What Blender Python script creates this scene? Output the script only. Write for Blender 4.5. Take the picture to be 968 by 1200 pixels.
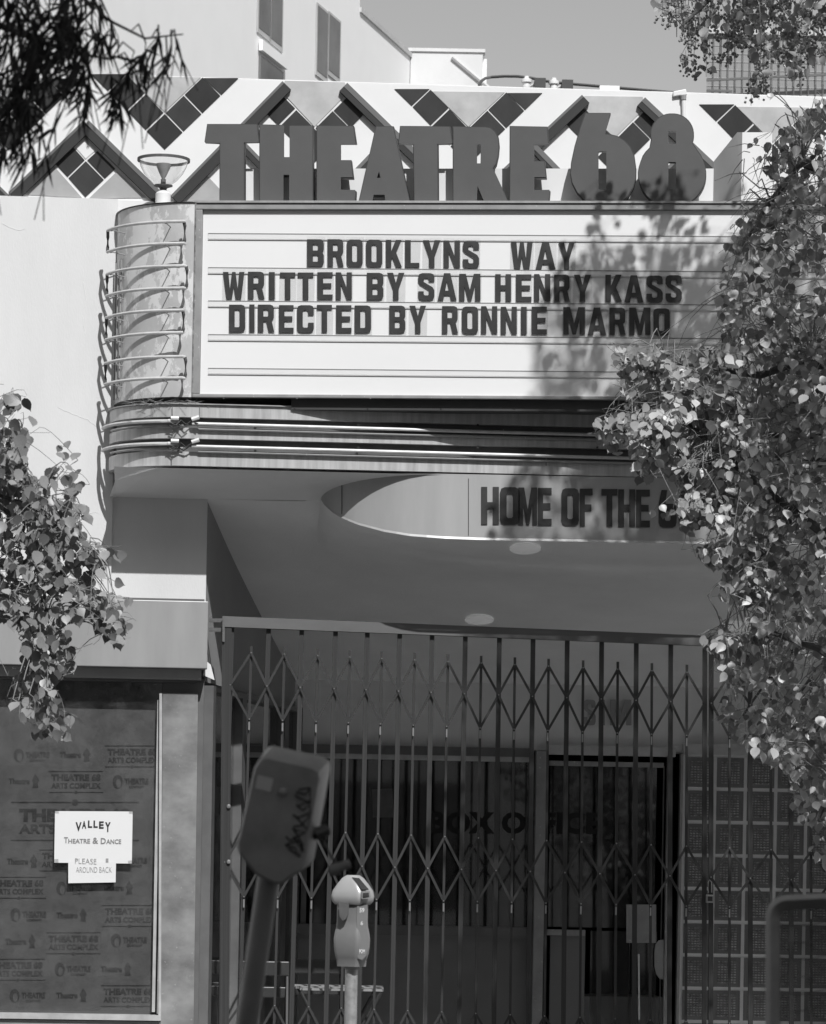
import bpy, math, random
from mathutils import Vector, Matrix
random.seed(7)
R = math.radians
for o in list(bpy.data.objects): bpy.data.objects.remove(o)
C = bpy.context.scene.collection
SC = bpy.context.scene

# ---------------------------------------------------------------- camera, sky, sun, exposure
FPX, CX, CY, ROLL = 4050.0, 484.0, 1000.0, 0.018
CAM = Vector((0.0, -18.0, 1.6))
CR = Vector((math.cos(ROLL), 0, math.sin(ROLL)))
CU = Vector((-math.sin(ROLL), 0, math.cos(ROLL)))
cd = bpy.data.cameras.new('camera'); cam = bpy.data.objects.new('camera', cd); C.objects.link(cam)
cam.matrix_world = Matrix(((CR.x, CU.x, 0, CAM.x), (CR.y, CU.y, -1, CAM.y), (CR.z, CU.z, 0, CAM.z), (0, 0, 0, 1)))
cd.sensor_fit = 'HORIZONTAL'; cd.sensor_width = 36; cd.lens = FPX/968*36
cd.shift_y = (CY-600)/968; cd.clip_end = 3000; cd.clip_start = 0.1
cd.dof.use_dof = True; cd.dof.focus_distance = 17.6; cd.dof.aperture_fstop = 13
SC.camera = cam
SC.view_settings.view_transform = 'Standard'; SC.view_settings.look = 'None'
SC.view_settings.exposure = 0.03; SC.view_settings.gamma = 1
SUN = Vector((0.30, -1.0, 1.12)).normalized()            # towards the sun
el = math.asin(SUN.z); az = math.atan2(SUN.x, SUN.y)
W = bpy.data.worlds.new('World'); SC.world = W; W.use_nodes = True
nt = W.node_tree; nt.nodes.clear()
sk = nt.nodes.new('ShaderNodeTexSky'); sk.sky_type = 'NISHITA'; sk.sun_disc = False
sk.sun_elevation = el; sk.sun_rotation = az
bwn = nt.nodes.new('ShaderNodeRGBToBW'); bg = nt.nodes.new('ShaderNodeBackground'); wo = nt.nodes.new('ShaderNodeOutputWorld')
nt.links.new(sk.outputs[0], bwn.inputs[0]); nt.links.new(bwn.outputs[0], bg.inputs[0]); nt.links.new(bg.outputs[0], wo.inputs[0])
bg.inputs[1].default_value = 0.12
sl = bpy.data.lights.new('sun', 'SUN'); so = bpy.data.objects.new('sun', sl); C.objects.link(so)
sl.energy = 4.3; sl.angle = R(0.53); sl.color = (1, 1, 1)
so.rotation_euler = SUN.to_track_quat('Z', 'Y').to_euler(); so.location = (5, -12, 20)

# ---------------------------------------------------------------- materials (the photograph is black and white: greys only)
def mat(name, col, rough=.6, metal=0., var=.12, scale=3., stretch=(1, 1, 1), spots=None, bump=0., bscale=40., spec=.5, island=0.):
    """grey surface: large soft variation, optional specks (spots=(scale, threshold, colour)), fine relief"""
    m = bpy.data.materials.new(name); m.use_nodes = True
    n = m.node_tree.nodes; l = m.node_tree.links; p = n['Principled BSDF']
    p.inputs['Roughness'].default_value = rough; p.inputs['Metallic'].default_value = metal
    p.inputs['Specular IOR Level'].default_value = spec
    tc = n.new('ShaderNodeTexCoord'); mp = n.new('ShaderNodeMapping'); mp.inputs['Scale'].default_value = stretch
    l.new(tc.outputs['Object'], mp.inputs[0])
    nz = n.new('ShaderNodeTexNoise'); nz.inputs['Scale'].default_value = scale; nz.inputs['Detail'].default_value = 6; nz.inputs['Roughness'].default_value = .6
    l.new(mp.outputs[0], nz.inputs[0])
    rp = n.new('ShaderNodeMapRange'); rp.inputs[1].default_value = .3; rp.inputs[2].default_value = .7
    rp.inputs[3].default_value = col*(1-var); rp.inputs[4].default_value = col*(1+var)
    l.new(nz.outputs[0], rp.inputs[0]); out = rp.outputs[0]
    if island:
        oi = n.new('ShaderNodeObjectInfo'); geo = n.new('ShaderNodeNewGeometry')
        ad = n.new('ShaderNodeMath'); ad.operation = 'ADD'; l.new(oi.outputs['Random'], ad.inputs[0]); l.new(geo.outputs['Random Per Island'], ad.inputs[1])
        fr = n.new('ShaderNodeMath'); fr.operation = 'FRACT'; l.new(ad.outputs[0], fr.inputs[0])
        ir = n.new('ShaderNodeMapRange'); ir.inputs[3].default_value = 1-island; ir.inputs[4].default_value = 1+island; l.new(fr.outputs[0], ir.inputs[0])
        mu = n.new('ShaderNodeMath'); mu.operation = 'MULTIPLY'; l.new(out, mu.inputs[0]); l.new(ir.outputs[0], mu.inputs[1]); out = mu.outputs[0]
    if spots:
        for (s, th, c2) in spots:
            z = n.new('ShaderNodeTexNoise'); z.inputs['Scale'].default_value = s; z.inputs['Detail'].default_value = 8; z.inputs['Roughness'].default_value = .7
            l.new(mp.outputs[0], z.inputs[0])
            g = n.new('ShaderNodeMapRange'); g.inputs[1].default_value = th; g.inputs[2].default_value = th+.03; l.new(z.outputs[0], g.inputs[0])
            mx = n.new('ShaderNodeMix'); mx.data_type = 'FLOAT'; l.new(g.outputs[0], mx.inputs[0]); l.new(out, mx.inputs[2]); mx.inputs[3].default_value = c2
            out = mx.outputs[0]
    l.new(out, p.inputs['Base Color'])
    if bump:
        z = n.new('ShaderNodeTexNoise'); z.inputs['Scale'].default_value = bscale; z.inputs['Detail'].default_value = 4; l.new(mp.outputs[0], z.inputs[0])
        b = n.new('ShaderNodeBump'); b.inputs['Strength'].default_value = bump; b.inputs['Distance'].default_value = .02
        l.new(z.outputs[0], b.inputs['Height']); l.new(b.outputs[0], p.inputs['Normal'])
    return m
def glass(name, tint, refl=.06, rough=.02, dust_and_reflection=0.):
    m = bpy.data.materials.new(name); m.use_nodes = True; n = m.node_tree.nodes; l = m.node_tree.links; n.clear()
    t = n.new('ShaderNodeBsdfTransparent'); t.inputs[0].default_value = (tint, tint, tint, 1)
    g = n.new('ShaderNodeBsdfGlossy'); g.inputs['Roughness'].default_value = rough; g.inputs[0].default_value = (1, 1, 1, 1)
    f = n.new('ShaderNodeLayerWeight'); f.inputs[0].default_value = .5; pw_ = n.new('ShaderNodeMath'); pw_.operation = 'POWER'; pw_.inputs[1].default_value = 4; l.new(f.outputs['Facing'], pw_.inputs[0])
    a = n.new('ShaderNodeMath'); a.operation = 'ADD'; a.inputs[1].default_value = refl
    l.new(pw_.outputs[0], a.inputs[0]); mx = n.new('ShaderNodeMixShader'); o = n.new('ShaderNodeOutputMaterial')
    l.new(a.outputs[0], mx.inputs[0]); l.new(t.outputs[0], mx.inputs[1]); l.new(g.outputs[0], mx.inputs[2]); res = mx.outputs[0]
    if dust_and_reflection:  # pale noise veil: dust, plus painted reflections on the shop window
        d = n.new('ShaderNodeBsdfDiffuse'); d.inputs[0].default_value = (.5, .5, .5, 1)
        tc = n.new('ShaderNodeTexCoord'); z = n.new('ShaderNodeTexNoise'); z.inputs['Scale'].default_value = 5; z.inputs['Detail'].default_value = 9; z.inputs['Roughness'].default_value = .75
        l.new(tc.outputs['Object'], z.inputs[0]); r = n.new('ShaderNodeMapRange'); r.inputs[1].default_value = .42; r.inputs[2].default_value = .8; r.inputs[4].default_value = dust_and_reflection
        l.new(z.outputs[0], r.inputs[0]); m2 = n.new('ShaderNodeMixShader'); l.new(r.outputs[0], m2.inputs[0]); l.new(res, m2.inputs[1]); l.new(d.outputs[0], m2.inputs[2]); res = m2.outputs[0]
    l.new(res, o.inputs[0]); return m
def leafmat(name, col, trans=.25, rough=.45):
    m = bpy.data.materials.new(name); m.use_nodes = True; n = m.node_tree.nodes; l = m.node_tree.links
    p = n['Principled BSDF']; p.inputs['Roughness'].default_value = rough
    oi = n.new('ShaderNodeObjectInfo'); geo = n.new('ShaderNodeNewGeometry')
    ad = n.new('ShaderNodeMath'); ad.operation = 'ADD'; l.new(oi.outputs['Random'], ad.inputs[0]); l.new(geo.outputs['Random Per Island'], ad.inputs[1])
    fr = n.new('ShaderNodeMath'); fr.operation = 'FRACT'; l.new(ad.outputs[0], fr.inputs[0])
    ir = n.new('ShaderNodeMapRange'); ir.inputs[3].default_value = col*.35; ir.inputs[4].default_value = col*1.5; l.new(fr.outputs[0], ir.inputs[0])
    tc = n.new('ShaderNodeTexCoord'); z = n.new('ShaderNodeTexNoise'); z.inputs['Scale'].default_value = 30; l.new(tc.outputs['Object'], z.inputs[0])
    zr = n.new('ShaderNodeMapRange'); zr.inputs[3].default_value = .75; zr.inputs[4].default_value = 1.25; l.new(z.outputs[0], zr.inputs[0])
    mu = n.new('ShaderNodeMath'); mu.operation = 'MULTIPLY'; l.new(ir.outputs[0], mu.inputs[0]); l.new(zr.outputs[0], mu.inputs[1])
    l.new(mu.outputs[0], p.inputs['Base Color'])
    t = n.new('ShaderNodeBsdfTranslucent'); l.new(mu.outputs[0], t.inputs[0])
    mx = n.new('ShaderNodeMixShader'); mx.inputs[0].default_value = trans
    l.new(p.outputs[0], mx.inputs[1]); l.new(t.outputs[0], mx.inputs[2]); l.new(mx.outputs[0], n['Material Output'].inputs[0])
    return m
M = dict(
 wall=mat('white_stucco', .66, .85, var=.055, scale=2.2, stretch=(1.6, 1.6, .5), bump=.06, bscale=90, spots=[(9, .735, .5), (55, .76, .42)]),
 frieze=mat('white_glazed_panel', .74, .45, var=.03, scale=3, spots=[(30, .78, .5)]),
 palepanel=mat('pale_grey_panel', .45, .45, var=.18, scale=6, bump=.05, bscale=8),
 greypanel=mat('mid_grey_panel', .34, .6, var=.1, scale=8, spots=[(40, .72, .45)]),
 tile=mat('dark_glazed_tile', .034, .35, var=.25, scale=8, stretch=(1, 1, .6), spots=[(60, .75, .3)], island=.25),
 rib=mat('painted_rib_shadow', .02, .5, var=.15), ribedge=mat('grey_rib_edge', .13, .5, var=.12),
 letter=mat('charcoal_sign_paint', .098, .42, var=.10, scale=3, spots=[(40, .78, .18)], bump=.03, bscale=12),
 letside=mat('dark_letter_return', .05, .5, var=.15),
 metal=mat('weathered_grey_metal', .36, .42, .15, var=.2, scale=5, stretch=(3, 3, .5), spots=[(28, .66, .62)], bump=.06, bscale=20),
 frame=mat('grey_painted_frame', .30, .5, .15, var=.15, scale=10, spots=[(45, .64, .6)]),
 signface=mat('milky_sign_panel', .80, .35, var=.015, scale=2), rail=mat('letter_rail', .74, .4, var=.12, scale=40),
 raildark=mat('dark_rail_line', .24, .6, var=.6, scale=30, stretch=(1, 1, 1)),  # mottled dark grey for the upper rail line, seams and bolts
 blackletter=mat('black_letter_plastic', .05, .35, var=.4, scale=6, stretch=(1, 1, .4)),
 corner=mat('peeling_corner_paint', .48, .45, .1, var=.12, scale=6, stretch=(1, 1, .6), spots=[(7, .50, .68), (30, .70, .25)], bump=.08, bscale=30),
 band=mat('brushed_band_metal', .50, .36, .2, var=.22, scale=8, stretch=(4, 4, .35), spots=[(40, .67, .65)], bump=.05, bscale=10),
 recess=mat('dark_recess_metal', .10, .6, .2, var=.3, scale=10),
 tube=mat('white_glass_tube', .55, .35, var=.15, scale=20), wire=mat('dark_wire', .05, .6),
 soffit=mat('soffit_stucco', .78, .85, var=.07, scale=1.6, bump=.1, bscale=70),
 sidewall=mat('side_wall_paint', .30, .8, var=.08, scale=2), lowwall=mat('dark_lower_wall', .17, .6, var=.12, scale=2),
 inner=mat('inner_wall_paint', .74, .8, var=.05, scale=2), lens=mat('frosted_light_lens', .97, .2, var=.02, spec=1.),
 drum=mat('drum_sheet_metal', .40, .45, .2, var=.08, scale=4, stretch=(2, 2, .4), spots=[(50, .70, .6)]),
 fascia=mat('fascia_brushed_sheet', .34, .40, .15, var=.09, scale=4, stretch=(2, 2, .4), spots=[(60, .72, .5)]),
 pilaster=mat('blotchy_reflection_aluminium', .32, .30, .35, var=.4, scale=4, stretch=(1, 1, 1.4), spots=[(18, .66, .6), (50, .66, .7)], bump=.15, bscale=6),  # mottle and bright specks put blotchy reflections into the colour
 alu=mat('window_aluminium', .5, .35, .2, var=.2, scale=8), darkalu=mat('dark_door_frame', .13, .4, .0, var=.2, scale=5),
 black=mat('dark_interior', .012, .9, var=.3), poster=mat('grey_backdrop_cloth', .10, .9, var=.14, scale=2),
 print=mat('backdrop_print_ink', .036, .8, var=.2, scale=30), paper=mat('white_paper', .72, .8, var=.01), ink=mat('black_ink', .02, .7), greyink=mat('grey_ink', .22, .7), pencil=mat('faint_pen', .3, .7),
 gate=mat('scraped_gate_steel', .042, .38, 0., var=.35, scale=6, stretch=(1, 1, .3), spots=[(9, .66, .16)]),
 gatetop=mat('gate_rail_steel', .13, .45, 0., var=.2, scale=4, stretch=(.4, 1, 1)),
 rivet=mat('bright_rivet', .5, .3, .7), block=mat('glass_block_glass', .19, .18, var=.25, scale=4), blockdot=mat('glass_block_ribs', .4, .08, 0, var=.6, scale=25, spec=.9), mortar=mat('pale_mortar', .80, .8, var=.1),
 asphalt=mat('asphalt', .05, .9, var=.2, scale=8, bump=.4, bscale=120), slab=mat('pavement_concrete', .125, .85, var=.12, scale=3, bump=.2, bscale=90), paint=mat('road_paint', .7, .7),
 meter=mat('meter_grey_paint', .23, .32, .15, var=.06, scale=8, spots=[(60, .72, .15)]), meterhead=mat('meter_pale_dome', .40, .3, .1, var=.05), pole=mat('galvanised_pole', .40, .45, .4, var=.25, scale=40, spots=[(70, .7, .2)]), solar=mat('solar_panel', .04, .15, var=.2),
 oldmeter=mat('dark_meter_paint', .25, .42, .1, var=.22, scale=14, spots=[(60, .66, .1)]), oldpole=mat('dark_meter_pole', .20, .4, .3, var=.2, scale=6), sticker=mat('pale_sticker', .5, .7), marker=mat('black_marker', .006, .6),
 white=mat('white_plaster_far', .86, .8, var=.02), coping=mat('coping_edge', .50, .7), winglass=mat('far_window_glass', .13, .12, .0, var=.5, scale=1.2), farwall=mat('grey_ribbed_cladding', .27, .7, var=.05), slat=mat('dark_mullion', .12, .6),
 bark=mat('tree_bark', .10, .9, var=.4, scale=20, bump=.5, bscale=60), twig=mat('pale_twig', .24, .7, var=.2, scale=30), darktwig=mat('dark_twig', .05, .8),
 leaf=leafmat('leaf_green_grey', .38, .22, .38), leafL=leafmat('leaf_mid_grey', .25, .2, .4), willow=leafmat('narrow_leaf_dark', .06, .15, .6), berry=mat('fruit_husk', .26, .6, var=.4, scale=60, island=.4),
 chair=mat('dark_chair_paint', .05, .4, .2), plastic=mat('dark_plastic_frame', .30, .5, var=.2, scale=9), clip=mat('white_clip', .7, .4))
_p = M['lens'].node_tree.nodes['Principled BSDF']; _p.inputs['Emission Color'].default_value = (1, 1, 1, 1); _p.inputs['Emission Strength'].default_value = .09   # faint glow added to the downlight lenses so they read as pale discs
M['glass'] = glass('window_glass', .9, .04, .02, .08); M['doorglass'] = glass('door_glass', .75, .09, .03, .05); M['clear'] = glass('clear_bowl_glass', .93, .10, .04, 0.); M['panelglass'] = glass('dusty_clear_panel', .55, .03, .2, .30)

# ---------------------------------------------------------------- frames: a vertical plane through `o` whose photo positions are measured by casting a ray
class Frame:
    def __init__(s, o, yaw):
        s.o = Vector(o); s.U = Vector((math.cos(yaw), math.sin(yaw), 0)); s.N = Vector((math.sin(yaw), -math.cos(yaw), 0)); s.Z = Vector((0, 0, 1))
    def w(s, u, n, z): return s.o + s.U*u + s.N*n + s.Z*z
    def px(s, x, y, n=0.):
        d = CR*(x-CX)/FPX + CU*(CY-y)/FPX + Vector((0, 1, 0))
        t = ((s.o + s.N*n) - CAM).dot(s.N)/d.dot(s.N); p = CAM + d*t - s.o
        return p.dot(s.U), p.z
    def P(s, x, y, n=0.): u, z = s.px(x, y, n); return s.w(u, n, z)
def proj(p):
    v = p-CAM; D = v.y; return CX + FPX*v.dot(CR)/D, CY - FPX*v.dot(CU)/D
B = Frame((0, 0, 0), 0.06)                                  # the facade
K = Frame(B.w(-1.10, .43, 0), -0.09)                        # the front of the sign cabinet, slightly turned

# ---------------------------------------------------------------- mesh collector
class MB:
    def __init__(s): s.v = []; s.f = []
    def add(s, vs, fs):
        b = len(s.v); s.v += [Vector(v) for v in vs]; s.f += [tuple(b+i for i in f) for f in fs]; return s
    def box(s, F, u0, u1, n0, n1, z0, z1):
        vs = [F.w(u, n, z) for z in (z0, z1) for n in (n0, n1) for u in (u0, u1)]
        return s.add(vs, [(0, 2, 3, 1), (4, 5, 7, 6), (0, 1, 5, 4), (2, 6, 7, 3), (0, 4, 6, 2), (1, 3, 7, 5)])
    def prism(s, pts, d):
        """pts: world polygon, d: world vector of the depth"""
        n = len(pts); s.add(list(pts)+[p+d for p in pts], [tuple(range(n)), tuple(reversed(range(n, 2*n)))]+[(i, n+i, n+(i+1) % n, (i+1) % n) for i in range(n)]); return s
    def tube(s, path, r, k=8, cap=True, r2=None):
        path = [Vector(p) for p in path]; n = len(path); up = Vector((0, 0, 1)); rings = []
        for i, p in enumerate(path):
            t = (path[min(i+1, n-1)]-path[max(i-1, 0)]).normalized()
            a = t.cross(up)
            if a.length < .05: a = t.cross(Vector((1, 0, 0)))
            a.normalize(); b = a.cross(t); rr = r if r2 is None else r+(r2-r)*i/(n-1)
            rings.append([p+(a*math.cos(2*math.pi*j/k)+b*math.sin(2*math.pi*j/k))*rr for j in range(k)])
        vs = [v for q in rings for v in q]
        fs = [(i*k+j, i*k+(j+1) % k, (i+1)*k+(j+1) % k, (i+1)*k+j) for i in range(n-1) for j in range(k)]
        if cap: fs += [tuple(reversed(range(k))), tuple((n-1)*k+j for j in range(k))]
        return s.add(vs, fs)
    def lathe(s, c, prof, k=20):
        c = Vector(c); vs = [c+Vector((r*math.cos(2*math.pi*j/k), r*math.sin(2*math.pi*j/k), z)) for r, z in prof for j in range(k)]
        n = len(prof); return s.add(vs, [(i*k+j, i*k+(j+1) % k, (i+1)*k+(j+1) % k, (i+1)*k+j) for i in range(n-1) for j in range(k)])
    def loft(s, c, yaw, secs, k=6):
        """secs: (z, dx, dy, hx, hy, corner) rounded rectangles"""
        c = Vector(c); rot = Matrix.Rotation(yaw, 3, 'Z'); rings = []
        for (z, dx, dy, hx, hy, r) in secs:
            ring = []
            for q, (sx, sy) in enumerate(((1, 1), (-1, 1), (-1, -1), (1, -1))):
                for j in range(k):
                    a = (q+j/(k-1))*math.pi/2
                    ring.append(c+rot @ Vector((dx+sx*(hx-r)+r*math.cos(a), dy+sy*(hy-r)+r*math.sin(a), z)))
            rings.append(ring)
        m = 4*k; vs = [v for q in rings for v in q]
        fs = [(i*m+j, i*m+(j+1) % m, (i+1)*m+(j+1) % m, (i+1)*m+j) for i in range(len(secs)-1) for j in range(m)]
        fs += [tuple(reversed(range(m))), tuple((len(secs)-1)*m+j for j in range(m))]
        return s.add(vs, fs)
    def mesh(s, name, org, m, smooth=False):
        me = bpy.data.meshes.new(name); me.from_pydata([v-org for v in s.v], [], s.f); me.materials.append(m)
        import bmesh; bm = bmesh.new(); bm.from_mesh(me); bmesh.ops.recalc_face_normals(bm, faces=bm.faces); bm.to_mesh(me); bm.free()
        if smooth:
            me.polygons.foreach_set('use_smooth', [True]*len(me.polygons)); me.set_sharp_from_angle(angle=R(38))
        return me
def tag(o, label=None, cat=None, group=None, kind=None):
    if label: o['label'] = label
    if cat: o['category'] = cat
    if group: o['group'] = group
    if kind: o['kind'] = kind
    return o
def struct(name, mb, m, smooth=False):
    o = bpy.data.objects.new(name, mb.mesh(name, Vector((0, 0, 0)), m, smooth)); C.objects.link(o); o['kind'] = 'structure'; return o
class Thing:
    def __init__(s, name, loc, label, cat, group=None):
        s.loc = Vector(loc); s.o = bpy.data.objects.new(name, None); s.o.empty_display_size = .1; C.objects.link(s.o); s.o.location = s.loc
        tag(s.o, label, cat, group)
    def part(s, name, mb, m, parent=None, smooth=False, bevel=0, kind=None, label=None):
        o = bpy.data.objects.new(name, mb.mesh(name, s.loc, m, smooth)); C.objects.link(o); o.parent = parent or s.o
        if bevel:
            b = o.modifiers.new('bevel', 'BEVEL'); b.width = bevel; b.segments = 2; b.limit_method = 'ANGLE'; b.angle_limit = R(40)
        return tag(o, label, None, None, kind)
    def inst(s, name, me, mw, parent=None):
        o = bpy.data.objects.new(name, me); C.objects.link(o); o.parent = parent or s.o; o.matrix_basis = Matrix.Translation(-s.loc) @ mw; return o
def single(name, mb, m, loc, label, cat, group=None, smooth=False):
    loc = Vector(loc); o = bpy.data.objects.new(name, mb.mesh(name, loc, m, smooth)); C.objects.link(o); o.location = loc; return tag(o, label, cat, group)
_ub = {}
def unitbox(m):
    if m.name not in _ub:
        b = MB(); b.add([(x, y, z) for z in (-.5, .5) for y in (-.5, .5) for x in (-.5, .5)], [(0, 2, 3, 1), (4, 5, 7, 6), (0, 1, 5, 4), (2, 6, 7, 3), (0, 4, 6, 2), (1, 3, 7, 5)])
        _ub[m.name] = b.mesh('unit_bar', Vector((0, 0, 0)), m)
    return _ub[m.name]
def barmat(p, q, N, w, d):
    t = q-p; L = t.length; t.normalize(); n = (N - t*N.dot(t)).normalized(); a = t.cross(n); c = (p+q)/2
    return Matrix(((a.x*w, n.x*d, t.x*L, c.x), (a.y*w, n.y*d, t.y*L, c.y), (a.z*w, n.z*d, t.z*L, c.z), (0, 0, 0, 1)))
# filled outlines with holes
def outline_mesh(name, contours, m, extrude):
    cu = bpy.data.curves.new(name, 'CURVE'); cu.dimensions = '2D'; cu.fill_mode = 'BOTH'; cu.extrude = extrude/2
    for c in contours:
        sp = cu.splines.new('POLY'); sp.points.add(len(c)-1); sp.use_cyclic_u = True
        for i, (x, y) in enumerate(c): sp.points[i].co = (x, y, 0, 1)
    o = bpy.data.objects.new(name, cu); me = bpy.data.meshes.new_from_object(o); bpy.data.objects.remove(o); bpy.data.curves.remove(cu)
    me.name = name; me.materials.clear(); me.materials.append(m); return me
def fmat(F, n): return Matrix(((F.U.x, 0, F.N.x, 0), (F.U.y, 0, F.N.y, 0), (0, 1, 0, 0), (0, 0, 0, 1))) if False else Matrix.Translation(F.o+F.N*n) @ Matrix(((F.U.x, 0, F.N.x, 0), (F.U.y, 0, F.N.y, 0), (0, 1, 0, 0), (0, 0, 0, 1)))
def px_outline(T, name, F, n, polys, m, depth, parent=None):
    """polys in photo pixels on plane F,n; front face at n, depth goes back"""
    cs = [[F.px(x, y, n) for x, y in c] for c in polys]
    cu = sum(p[0] for p in cs[0])/len(cs[0]); cz = min(p[1] for p in cs[0])
    me = outline_mesh(name, [[(u-cu, z-cz) for u, z in c] for c in cs], m, depth)
    mw = Matrix.Translation(F.U*cu+F.Z*cz) @ fmat(F, n-depth/2)
    return T.inst(name, me, mw, parent)
def text_mesh(txt, m, bold=0., extrude=.001, spacing=1.):
    cu = bpy.data.curves.new('text', 'FONT'); cu.body = txt; cu.size = 1; cu.offset = bold; cu.extrude = extrude; cu.space_character = spacing; cu.resolution_u = 3
    o = bpy.data.objects.new('text', cu); me = bpy.data.meshes.new_from_object(o); bpy.data.objects.remove(o); bpy.data.curves.remove(cu)
    me.materials.clear(); me.materials.append(m)
    xs = [v.co.x for v in me.vertices]; ys = [v.co.y for v in me.vertices]; return me, min(xs), max(xs), min(ys), max(ys)
def px_text(T, name, txt, F, n, x0, y0, x1, y1, m, bold=.02, spacing=1., parent=None, slope=0.):
    """text stretched to the photo rectangle x0..x1, y0(top)..y1(bottom)"""
    me, a, b, c, d = text_mesh(txt, m, bold, .001, spacing)
    u0, z0 = F.px(x0, y1, n); u1, z0b = F.px(x1, y1+slope*(x1-x0), n); _, z1 = F.px(x0, y0, n)
    sx = (u1-u0)/(b-a); sy = (z1-z0)/(d-c); sh = (z0b-z0)/(u1-u0)
    for v in me.vertices:
        u = (v.co.x-a)*sx; v.co = Vector((u, (v.co.y-c)*sy + u*sh, v.co.z*.5))
    return T.inst(name, me, Matrix.Translation(F.U*u0+F.Z*z0) @ fmat(F, n), parent)
def BP(x, y, n=0.): return B.P(x, y, n)

# ---------------------------------------------------------------- ground
EM = MB(); S = 1500
struct('ground', MB().add([(-S, -S, -.12), (S, -S, -.12), (S, S, -.12), (-S, S, -.12)], [(0, 1, 2, 3)]), mat('dry_earth', .18, .95, var=.2, scale=.5))
struct('road', MB().add([(-60, -11.6, -.116), (60, -11.6, -.116), (60, -5.0, -.116), (-60, -5.0, -.116)], [(0, 1, 2, 3)]), M['asphalt'])
G0 = Frame((0, 0, 0), 0)
struct('pavement', MB().box(G0, -60, 60, -9.0, 4.85, -.11, 0), M['slab'])
struct('far_pavement', MB().box(G0, -60, 60, 11.75, 24, -.11, 0), M['slab'])
struct('kerb', MB().box(G0, -60, 60, 4.853, 5.0, -.112, .006), M['coping'])
struct('far_kerb', MB().box(G0, -60, 60, 11.6, 11.747, -.112, .006), M['coping'])
struct('entrance_floor', MB().box(B, -2.0, 3.0, -2.6, -.02, -.05, .008), mat('bounce_floor_tile', .78, .5, var=.1))  # unseen floor added pale to bounce light into the entrance
struct('road_centre_line', MB().box(G0, -60, 60, 8.25, 8.35, -.114, -.110), M['paint'])

# ---------------------------------------------------------------- theatre building
TB = Thing('theatre_building', B.w(0, -3, 0), 'white stucco theatre building with zigzag tile frieze and recessed gated entrance', 'building')
zT = B.px(484, 98, 0)[1]                                    # top of the frieze
uL, uR = -4.2, 3.6
uE = B.px(243, 600, 0)[0]                                   # left edge of the entrance recess
zs0 = B.px(243, 585, 0)[1]; zsF = B.px(484, 555, .46)[1]; zsB = B.px(346, 796, -2.56)[1]
def soffz(n): return zs0+(zsF-zs0)*n/.46 if n > 0 else zs0+(zsB-zs0)*(-n)/2.56
zWB = B.px(60, 231, .03)[1]                                 # bottom of the tile frieze on the left
zFas0 = B.px(120, 781, .14)[1]; zFas1 = B.px(120, 702, .14)[1]
uRend = 3.0
# walls: left plain wall (slightly proud), upper wall behind the frieze, header behind the marquee
TB.part('wall', MB().box(B, uL, uE, -.5, 0, zFas0, zWB), M['wall'])
uC = B.px(137, 300, .03)[0]
TB.part('wall', MB().box(B, uL, uC, .003, .03, zFas1-.05, zWB), M['wall'])
TB.part('wall', MB().box(B, uE+.002, uRend, -.3, 0, zs0+.004, zWB), M['wall'])
TB.part('wall', MB().box(B, uRend+.002, uRend+3, -.5, 0, 0, zWB), M['wall'])
TB.part('frieze_panel', MB().box(B, uL, uRend+3, -.35, -.02, zWB+.002, zT), M['frieze'])
TB.part('parapet_cap', MB().box(B, uL, uRend+3, -.34, -.03, zT+.001, zT+.006), M['frieze'])
TB.part('roof', MB().box(B, uL, uRend+3, -9, -.36, zT-.5, zT-.3), M['slab'])
TB.part('side_wall', MB().box(B, uL, uL+.2, -9, -.505, 0, zT-.51), M['wall'])
TB.part('base_wall', MB().box(B, uL, B.px(-60, 1200, 0)[0], -.5, 0, 0, zFas0), M['wall'])
# frieze pieces, each its own object, proud of the white plane
def piece(name, pts, m, d=.004, n0=-.02): return TB.part(name, MB().prism([BP(x, y, n0+d) for x, y in pts], -B.N*(d-.001)), m)
def quad(c, grow=-1.45):
    cx = sum(p[0] for p in c)/len(c); cy = sum(p[1] for p in c)/len(c); out = []
    for x, y in c:
        L = math.hypot(x-cx, y-cy); out.append((x+(x-cx)/L*grow, y+(y-cy)/L*grow))
    return out
def vtiles(cx, ty, mode='wide', dy=0.):
    """V of square tiles with its lower tip at (cx, ty)"""
    h = 22.2; sl = .035
    def q(ix, iy):   # diamond centred ix,iy half diagonals away from the tip tile
        x = cx+ix*h; y = ty-h+iy*h+(ix*h)*sl
        return [(x, y-h), (x+h, y+h*sl), (x, y+h), (x-h, y-h*sl)]
    for ix, iy in ((0, 0), (1, -1), (2, -2), (-1, -1), (-2, -2)): piece('tile', quad(q(ix, iy)), M['tile'])
    for sgn in (1, -1):
        x = cx+sgn*3*h; y = ty-h-3*h+(sgn*3*h)*sl
        piece('tile', quad([(x-sgn*h, y+1), (x+sgn*h*.95, y+1), (x, y+h)], -1.2), M['tile'])
    top = ty-4*h
    piece('pale_panel', quad([(cx-2*h+1, top+1.5), (cx+2*h-1, top+2.5), (cx, ty-2*h)], -1.0), M['palepanel'])
vtiles(10, 177); vtiles(193, 176.5); vtiles(549, 194); vtiles(906, 212)
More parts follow.
